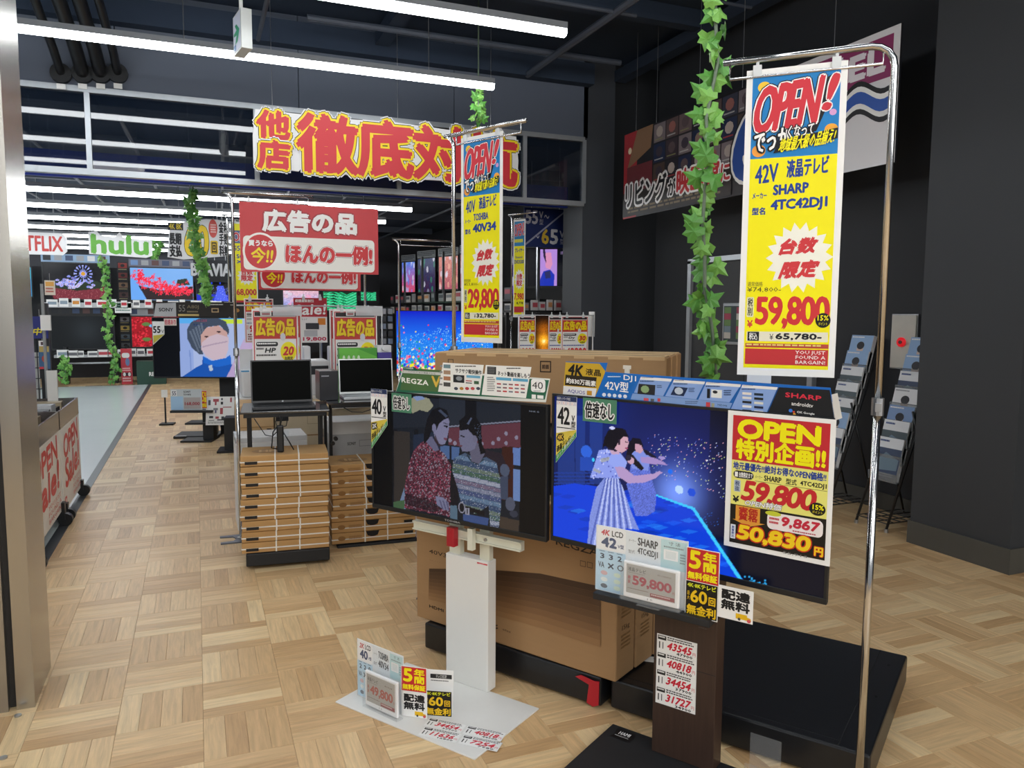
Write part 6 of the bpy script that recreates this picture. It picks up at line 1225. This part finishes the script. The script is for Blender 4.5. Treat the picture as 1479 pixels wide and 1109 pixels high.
# legs of the far rack, floor items
t = thing('display_rack', 'dark rack frame standing below the far televisions', 'rack', Fr(onY(80, 553, 17.5), 0).floor()); u = lambda px: Fr(onY(80, 553, 17.5), 0).loc(px, 553)[0]
for px in (93, 165, 182, 220): bx('leg', BLK, t, u(px), 0, 0, u(px)+.07, .3, .75)
bx('shelf_board', BLK, t, u(80), .02, .6, u(222), .35, .64); bx('low_bar', SIL, t, u(95), .1, .4, u(165), .14, .43)
f, w_, h_ = px_rect(176, 508, 192, 556, 17.2); f.o.z = max(0, f.o.z) if abs(f.o.z) > .1 else 0; t = board('standee', 'tall red standee panel with comic style figures and white speech bubble', 'standee', Fr((f.o.x, f.o.y, 0), 0), w_, h_+.05, .05, ink('c8404c')); P = Print(f, 0, .002, box=(0, h_, w_, h_)); P.rr(.1, .05, .8, .2, WH, .4); P.e(.4, .2, .8, .45, '6a84b0', 10); P.fuzz(.1, .5, .9, .62, 'f0c0c0', 2, 1); P.r(.1, .65, .9, .75, '3c3040'); P.e(.15, .64, .4, .76, WH, 10); P.e(.6, .64, .85, .76, WH, 10); P.fuzz(.1, .8, .9, .95, 'f0d0d0', 2, 1); P.put(t)
f, w_, h_ = px_rect(198, 520, 240, 551, 17.0); t = board('green_board', 'dark green board with white letter at the foot of the far wall', 'board', Fr((f.o.x, f.o.y, 0), 0), w_, h_+.05, .3, ink('2c4c40')); P = Print(f, 0, .002, box=(0, h_, w_, h_)); P.t('REGZA', .42, .4, .95, .6, WH, b=.04); P.put(t)
# columns of small posters between the sets
for i, (x0, x1, y0, y1, n) in enumerate(((171, 187, 378, 434, 4), (174, 190, 456, 506, 4))):
    f, w_, h_ = px_rect(x0, y0, x1, y1, 17.975)
    for k in range(n):
        g = f.at(0, 0, h_*(n-1-k)/n); q = board('small_poster', 'small dark poster, %s from the top of the %s poster column' % (['first', 'second', 'third', 'fourth'][k], ['upper', 'lower'][i]), 'poster', g, w_, h_/n*.95, .02, ink('2c2c30'), 'small posters between the far televisions'); P = Print(g, 0, .002, box=(0, h_/n*.95, w_, h_/n*.95)); P.r(.1, .1, .9, .65, ['a83a34', '7a3030', '8a6a50', '5a3c3c', '9a9498', 'c8a850', '5c6a78', '6a6c70'][i*4+k]); P.e(.3, .2, .7, .55, '2c2224', 8); P.fuzz(.1, .75, .9, .9, 'b8a878', 1, 1); P.put(q)
f, w_, h_ = px_rect(166, 436, 190, 452, 17.5); q = board('notice', 'white notice card between the upper and lower poster columns', 'card', f, w_, h_, .02); P = Print(f, 0, .002, box=(0, h_, w_, h_)); P.fuzz(.05, .05, .95, .9, '6a8a80', 4, 1); P.put(q)
# white cut-out name boards hanging over the wall
def hang_board(lab, x0, y0, x1, y1, Y, fn, m='e6e6e8', cat='sign', shape=None):
    f, w_, h_ = px_rect(x0, y0, x1, y1, Y); t = thing('hanging_board', lab, cat, f); r = .18*h_
    pts = shape and [(x*w_, z*h_) for x, z in shape] or [(r, 0), (w_-r, 0), (w_, r), (w_, h_-r), (w_-r, h_), (r, h_), (0, h_-r), (0, r)]
    MB().prism(pts, 0, .04).build('foam_board', ink(m), t); P = Print(f, 0, .004, box=(0, h_, w_, h_)); fn(P); P.put(t)
    for x in (.2, .8): MB().tube([(w_*x, .02, h_), (w_*x, .02, CI-f.o.z)], .006, 5).build('hanging_wire', SIL, t)
hang_board('white board with red capital letters at the far left, partly behind the jamb', 5, 337, 97, 366, 14.6, lambda P: P.t('NETFLIX', .05, .15, .94, .85, 'c4403c', b=.05, res=3))
hang_board('white cut-out board with green lettering over the far televisions', 127, 337, 220, 370, 14.6, lambda P: P.t('hulu', .05, .1, .95, .9, '62ab3c', b=.07, res=3), shape=[(.02, .1), (.9, 0), (1, .1), (1, .7), (.55, .8), (.5, 1), (.42, .8), (.2, .85), (.15, 1), (.02, .95)])
def f60(P):
    P.r(.02, .12, .26, .3, KB); P.t('4K 8K', .04, .14, .24, .28, 'd8c02c', b=.04); P.t('長期\n支払', .03, .36, .23, .95, KB, b=.07); P.t('60', .27, .15, .66, .92, 'f0ce1c', b=.07, out=[(KB, .03)], res=3); P.e(.66, .0, .80, .45, 'd05048'); P.fuzz(.69, .12, .78, .35, 'f0d0c8', 4, 1); P.rr(.68, .52, .80, .85, 'e8c020', .2); P.t('回', .70, .56, .78, .82, KB, b=.03); P.t('金利\n手数\n料無', .82, .05, .98, .9, KB, b=.05)
hang_board('white board reading 60 in yellow over the far televisions, partly behind ivy', 242, 318, 333, 374, 12.2, f60, shape=[(0, .05), (.25, 0), (.98, .12), (1, .95), (.8, 1), (.62, 1), (.26, .9), (.05, .82)])
f, w_, h_ = px_rect(303, 380, 334, 400, 16.8); t = thing('lettering_board', 'dark board with white letters VIA beside the ivy', 'sign', f); bx('board', mat('display_wall', '1f2126', .7), t, -.3, .01, -.1, w_, .04, h_+.05); P = Print(f, 0, .003, box=(-.35, h_, w_+.35, h_)); P.t('BRAVIA', 0, .05, 1, .95, 'c8cace', b=.07, out=[('6a6c72', .03)]); P.put(t)
for x in (.1, w_-.1): MB().tube([(x, .02, h_), (x, .02, CI-f.o.z)], .006, 5).build('hanging_wire', SIL, t)
# yellow 168,000 banner behind the red sign
f, w_, h_ = px_rect(336, 322, 373, 442, 10.6); t = board('price_banner', 'yellow price banner reading 168,000 half hidden behind the red sign', 'banner', f, w_, h_, .004, PAPER); P = Print(f, 0, .002, box=(0, h_, w_, h_)); P.r(.04, .02, .96, .97, YEL); P.r(.04, .1, .96, .25, '5a6a90'); P.t('OPEN', .08, .12, .9, .23, 'cf3440', b=.05, out=[(WH, .05)]); P.t('55V 4K', .1, .28, .9, .34, NAVY, b=.04); P.t('SONY', .2, .38, .9, .43, NAVY, b=.04); P.t('XRJ55', .2, .45, .95, .5, NAVY, b=.05)
P.e(.2, .52, .95, .75, 'f0f0e4', star=14); P.t('台数\n限定', .36, .55, .82, .7, 'cf3a3f', b=.05); P.t('168,000', .06, .79, .95, .88, 'cf3438', b=.08); P.r(.04, .93, .96, .98, 'c43438'); P.put(t); hooks(t, (.06, w_-.06), h_); banner_stand(f, -.04, f.o.z+h_+.08, -.04, w_, 'stand of the yellow 168,000 banner', r=.01)
# ---- televisions along the inner right wall (faces turned to the aisle)
XS = 4.35
def side_tv(lab, x0, y0, x1, y1, fn, n=50, a=-70):
    p = onX(x0, y1, XS); f = Fr(p, a); w_, h_ = f.loc(x1, y1)[0], f.loc(x0, y0)[1]; t, (aa, b, c, d) = television(lab, f, w_, h_, bez=.02, chin=.03, thick=.08, group='televisions on the right store wall')
    S = Pic(f, aa, b, c, d, n, .004); fn(S); S.put(t); g = f.at(0, 0, h_+.003); q = board('display_header', 'pale header on the ' + ' '.join(lab.split()[:12]), 'display board', g, w_, .14, .01, ink('9ca4aa'), 'side display headers'); P = Print(g, 0, .002, box=(0, .14, w_, .14)); P.fuzz(.05, .15, .95, .85, '3a4048', 3, 1); P.put(q); bx('wall_bracket', BLKM, t, w_*.4, .1, h_*.3, w_*.6, .55, h_*.6); return t, f, w_, h_
side_tv('first wall television behind the bare stand, blue and white picture', 580, 378, 600, 424, p_mix('4a78d8', 'd0485a', '90b8f0'))
side_tv('second wall television behind the bare stand, dark blue picture with green figure', 603, 373, 629, 424, p_mix('1c2c58', '3c2040', '2a7a60'))
side_tv('third wall television behind the bare stand, orange ornament picture', 633, 370, 662, 420, p_mix('c87868', 'b05a6a', 'e0a890'))
side_tv('fourth wall television just left of the 29,800 banner, orange picture', 664, 366, 690, 418, p_mix('b87060', 'a85060', 'd89880'))
def p_person(S):
    S.fill('060810'); S.poly([(.28, 0), (.78, 0), (.78, 1), (.28, 1)], 'b088d8'); S.poly([(.45, .1), (.62, .08), (.66, .4), (.6, .55), (.48, .5)], 'd890b8'); S.poly([(.4, 0), (.46, .0), (.5, .4), (.42, .2)], '2a2040'); S.poly([(.3, .9), (.42, .6), (.6, .55), (.72, .7), (.7, 1), (.3, 1)], '1830b0'); S.poly([(.45, .62), (.6, .58), (.62, .78), (.48, .8)], '282c60')
t, f, w_, h_ = side_tv('portrait like picture television under the 55-65 sign', 760, 358, 818, 416, p_person, 90, a=-30)
side_tv('dark narrow television between the tall banner and the 55-65 sign', 737, 350, 756, 430, p_mix('20184a', '382860', '8040d0'), 40, a=-40)
# struts for the angled sets, price shelf under them
f, w_, h_ = px_rect(757, 303, 818, 356, 8.9)
t = thing('size_sign', 'navy hanging sign reading 55 to 65 inch with diagonal line', 'sign', f); r = .05; MB().prism([(0, 0), (w_-r, 0), (w_, r), (w_, h_-r), (w_-r, h_), (0, h_)], 0, .02).build('board', ink('1f2f66'), t); P = Print(f, 0, .003, box=(0, h_, w_, h_)); P.t('55', -.02+.04, .06, .32, .42, 'c8c8d4', b=.06); P.t('V', .34, .08, .44, .26, 'c8c8d4', b=.04); P.t('型', .35, .28, .44, .42, 'c8c8d4'); P.t('〜', .46, .16, .58, .26, 'c8c8d4', b=.03)
P.t('〜', .24, .68, .35, .78, 'c8c8d4', b=.03); P.t('6', .4, .52, .58, .92, 'e0bc3c', b=.06); P.t('5', .6, .52, .8, .92, 'e8e8ec', b=.06); P.t('V', .83, .55, .95, .74, 'c8c8d4', b=.04); P.t('型', .84, .76, .94, .9, 'c8c8d4'); P.p([(.0, .94), (.02, .98), (.97, .06), (.95, .03)], 'a8acc4'); P.put(t)
for x in (.1, w_-.1): MB().tube([(x, .01, h_), (x, .01, CI-f.o.z)], .004, 5).build('hanging_wire', SIL, t)
t = thing('goods_shelf', 'long dark shelf with rows of tagged goods on the right store wall', 'shelf', Fr((3.98, 16.8, 0), -90)); wS = 7.2
for z in (1.42, 1.64): bx('shelf_board', BLK, t, 0, .02, z, wS, .5, z+.03)
for k in range(6): bx('upright', SIL, t, k*wS/5, .3, 0, k*wS/5+.04, .34, 2.6)
rn = random.Random(9)
for z in (1.45, 1.67):
    for k in range(16):
        x = k*wS/16+rn.uniform(0, .05); g = Fr((3.98, 16.8, 0), -90).at(x, .0, z); ww, hh = rn.uniform(.2, .34), rn.uniform(.13, .17)
        q = tag(MB().box(0, 0, 0, ww, .02, hh).box(ww*.08, -.004, hh*.45, ww*.92, 0, hh*.85, mi=1).build('price_card', [ink(rn.choice(['c8c8c8', 'd8d4d0', '9a9ca0', 'c0a8a4', '50545a'])), ink(rn.choice(['b8505a', '50545c', '8a8e94', 'c89060', 'b84858']))], None, g), 'blurred price card in the row on the right store wall shelf, %s row' % ('lower' if z < 1.5 else 'upper'), 'price card', 'price cards on the right wall shelf, %s row' % ('lower' if z < 1.5 else 'upper'))
t = thing('spot_rack', 'black upright frame with small white spots at the end of the television wall', 'frame', Fr(onY(828, 500, 9.3), 0).floor()); bx('post', BLKM, t, -.05, 0, 0, .05, .12, 2.45); bx('arm', SIL, t, .06, 0, 2.3, .09, .6, 2.34)
for z in (1.6, 1.85, 2.05): MB().cyl((-.07, -.02, z), .03, .03, 'y', 12).build('spot', PAPER, t)
# ---- brochure racks by the right wall
def brochure_rack(lab, yc, nlev, colr, nm):
    f = Fr((4.74, yc+.13, 0), -90); t = thing('brochure_rack', lab, 'rack', f, 'brochure racks'); W_ = .26
    bo, to = -.39, .08; top = 1.31
    for x in (0, W_):
        MB().tube([(x, bo, .02), (x, to, top)], .009, 8).build('rail', BLK, t, smooth=True); MB().tube([(x, .08, .02), (x, -.2, .83)], .008, 8).build('rear_leg', BLK, t, smooth=True); MB().cyl((x, bo, .012), .014, .024, 'z', 10).build('foot', SIL, t)
    MB().tube([(0, to, top), (W_, to, top)], .008, 8).build('top_bar', BLK, t)
    m = MB()
    for k in range(7): m.tube([(0, bo+.07*k, .06), (W_, bo+.07*k, .06)], .004, 5)
    for x in (.0, .09, .18, W_): m.tube([(x, bo, .06), (x, bo+.42, .06)], .004, 5)
    m.build('wire_shelf', BLK, t)
    for k in range(nlev):
        z = .34+k*(.72/(nlev-1)) if nlev > 1 else .5; y = bo+(to-bo)*(z-.02)/(top-.02)-.03
        MB().box(.01, y-.004, z-.012, W_-.01, y+.06, z-.006).box(.01, y-.008, z-.012, W_-.01, y-.004, z+.05).build('tray', mat('tray_plastic', '8f9498', .1, alpha=.5), t)
        g = f.at(.025, y, z); w5, h5 = .21, .297 if k < 2 else .28
        q = thing('brochure', 'brochure stack %s on the %s' % (['in the lowest tray', 'in the second tray from the bottom', 'in the third tray', 'in the fourth tray', 'in the fifth tray', 'in the sixth tray', 'in the top tray'][k if k < nlev-1 else 6], nm), 'brochure', g, 'brochures in the racks'); MB().box(0, 0, 0, w5, .035, h5).build('pages', ink('d8dadc'), q)
        P = Print(g, 0, .0008, box=(0, h5, w5, h5)); c_ = colr[k % len(colr)]; P.r(0, 0, 1, 1, c_)
        if c_ in ('8fb0d8', '7f9cc8', 'e4e6ea'): P.e(.35, .25, .65, .55, 'd0b8ac', 14); P.e(.33, .18, .67, .4, '22242c', 14); P.p([(.2, .95), (.28, .6), (.72, .6), (.85, .95)], '2c3a58' if c_ != 'e4e6ea' else 'c8c4c0'); P.fuzz(.05, .04, .6, .1, 'f0f0f0' if c_ != 'e4e6ea' else '8a8e98', 1, 1)
        else: P.r(0, 0, 1, .25, 'dfe3e8'); P.fuzz(.08, .06, .5, .14, '2a4a8a', 1, 1); P.p([(.05, .6), (.4, .35), (.95, .5), (.95, .75), (.1, .8)], '6a8090'); P.fuzz(.1, .85, .9, .95, 'c8ccd4', 2, 1)
        P.put(q); q.rotation_euler.x = math.radians(-14)
brochure_rack('left black wire brochure rack by the dark wall', 4.48, 7, ['3c4a66', '8fb0d8', '4c5a60', '4c5a60', '4c5a60', '8fb0d8', '8fb0d8'], 'left brochure rack')
brochure_rack('right black wire brochure rack beside the column', 3.94, 7, ['3c4a66', '4c5a60', '7f9cc8', 'e4e6ea', '3c4a66', '8fb0d8', '8fb0d8'], 'right brochure rack')
# paper pile and panel at the right edge
f = Fr((4.75, 2.55, .30), -90); t = thing('catalogue_shelf', 'dark shelf with grey catalogues at the right edge behind the column', 'shelf', Fr((4.95, 2.86, 0), -90)); bx('unit', BLKM, t, 0, 0, 0, 1.2, .5, .22); bx('upright_panel', BLKM, t, 0, .3, .22, 1.2, .5, 2.2)
for k in range(4): bx('catalogue', ink(['8c8f94', 'a4a6aa', '787a80', '9a9ca0'][k]), t, .02, -.0, .222+k*.022, .3, .22, .24+k*.022)

f, w_, h_ = px_rect(742, 431, 822, 448, 9.0); t = thing('goods_shelf', 'short shelf of small tagged goods under the portrait picture television', 'shelf', f); bx('shelf_board', BLK, t, 0, 0, -.03, w_, .4, 0); bx('leg', BLK, t, .02, .3, -f.o.z, .06, .34, -.03); bx('leg', BLK, t, w_-.06, .3, -f.o.z, w_-.02, .34, -.03)
rn = random.Random(4)
for k in range(7):
    g = f.at(.03+k*w_/7, .0, .001); ww, hh = rn.uniform(.06, .085), rn.uniform(.09, .14)
    tag(MB().box(0, 0, 0, ww, .05, hh).box(ww*.1, -.003, hh*.3, ww*.9, 0, hh*.75, mi=1).build('small_packet', [ink(rn.choice(['c8c8c8', '8a8c90', '50545a'])), ink(rn.choice(['b8505a', 'd8d0c8', 'c89060']))], None, g), '%s small packet from the left on the shelf under the portrait picture television' % ['first', 'second', 'third', 'fourth', 'fifth', 'sixth', 'seventh'][k], 'packet', 'packets under the portrait picture television')
f, w_, h_ = px_rect(550, 444, 569, 512, 7.2); t = thing('accessory_rack', 'narrow black accessory rack between the Lenovo sheet and the balloon television', 'rack', f.floor()); bx('back_board', BLKM, t, 0, .06, 0, w_, .09, f.o.z+h_)
for k in range(6):
    for j in range(2): bx('hanging_pack', ink(['5c6a80', '8a9098', '3a3c44', '6c7a90', '2c2e34', '9a9ca4'][(k+j*2) % 6]), t, .01+j*w_/2, .0, f.o.z+.03+k*h_/6.3, w_/2-.01+j*w_/2, .055, f.o.z+.02+(k+.85)*h_/6.3)
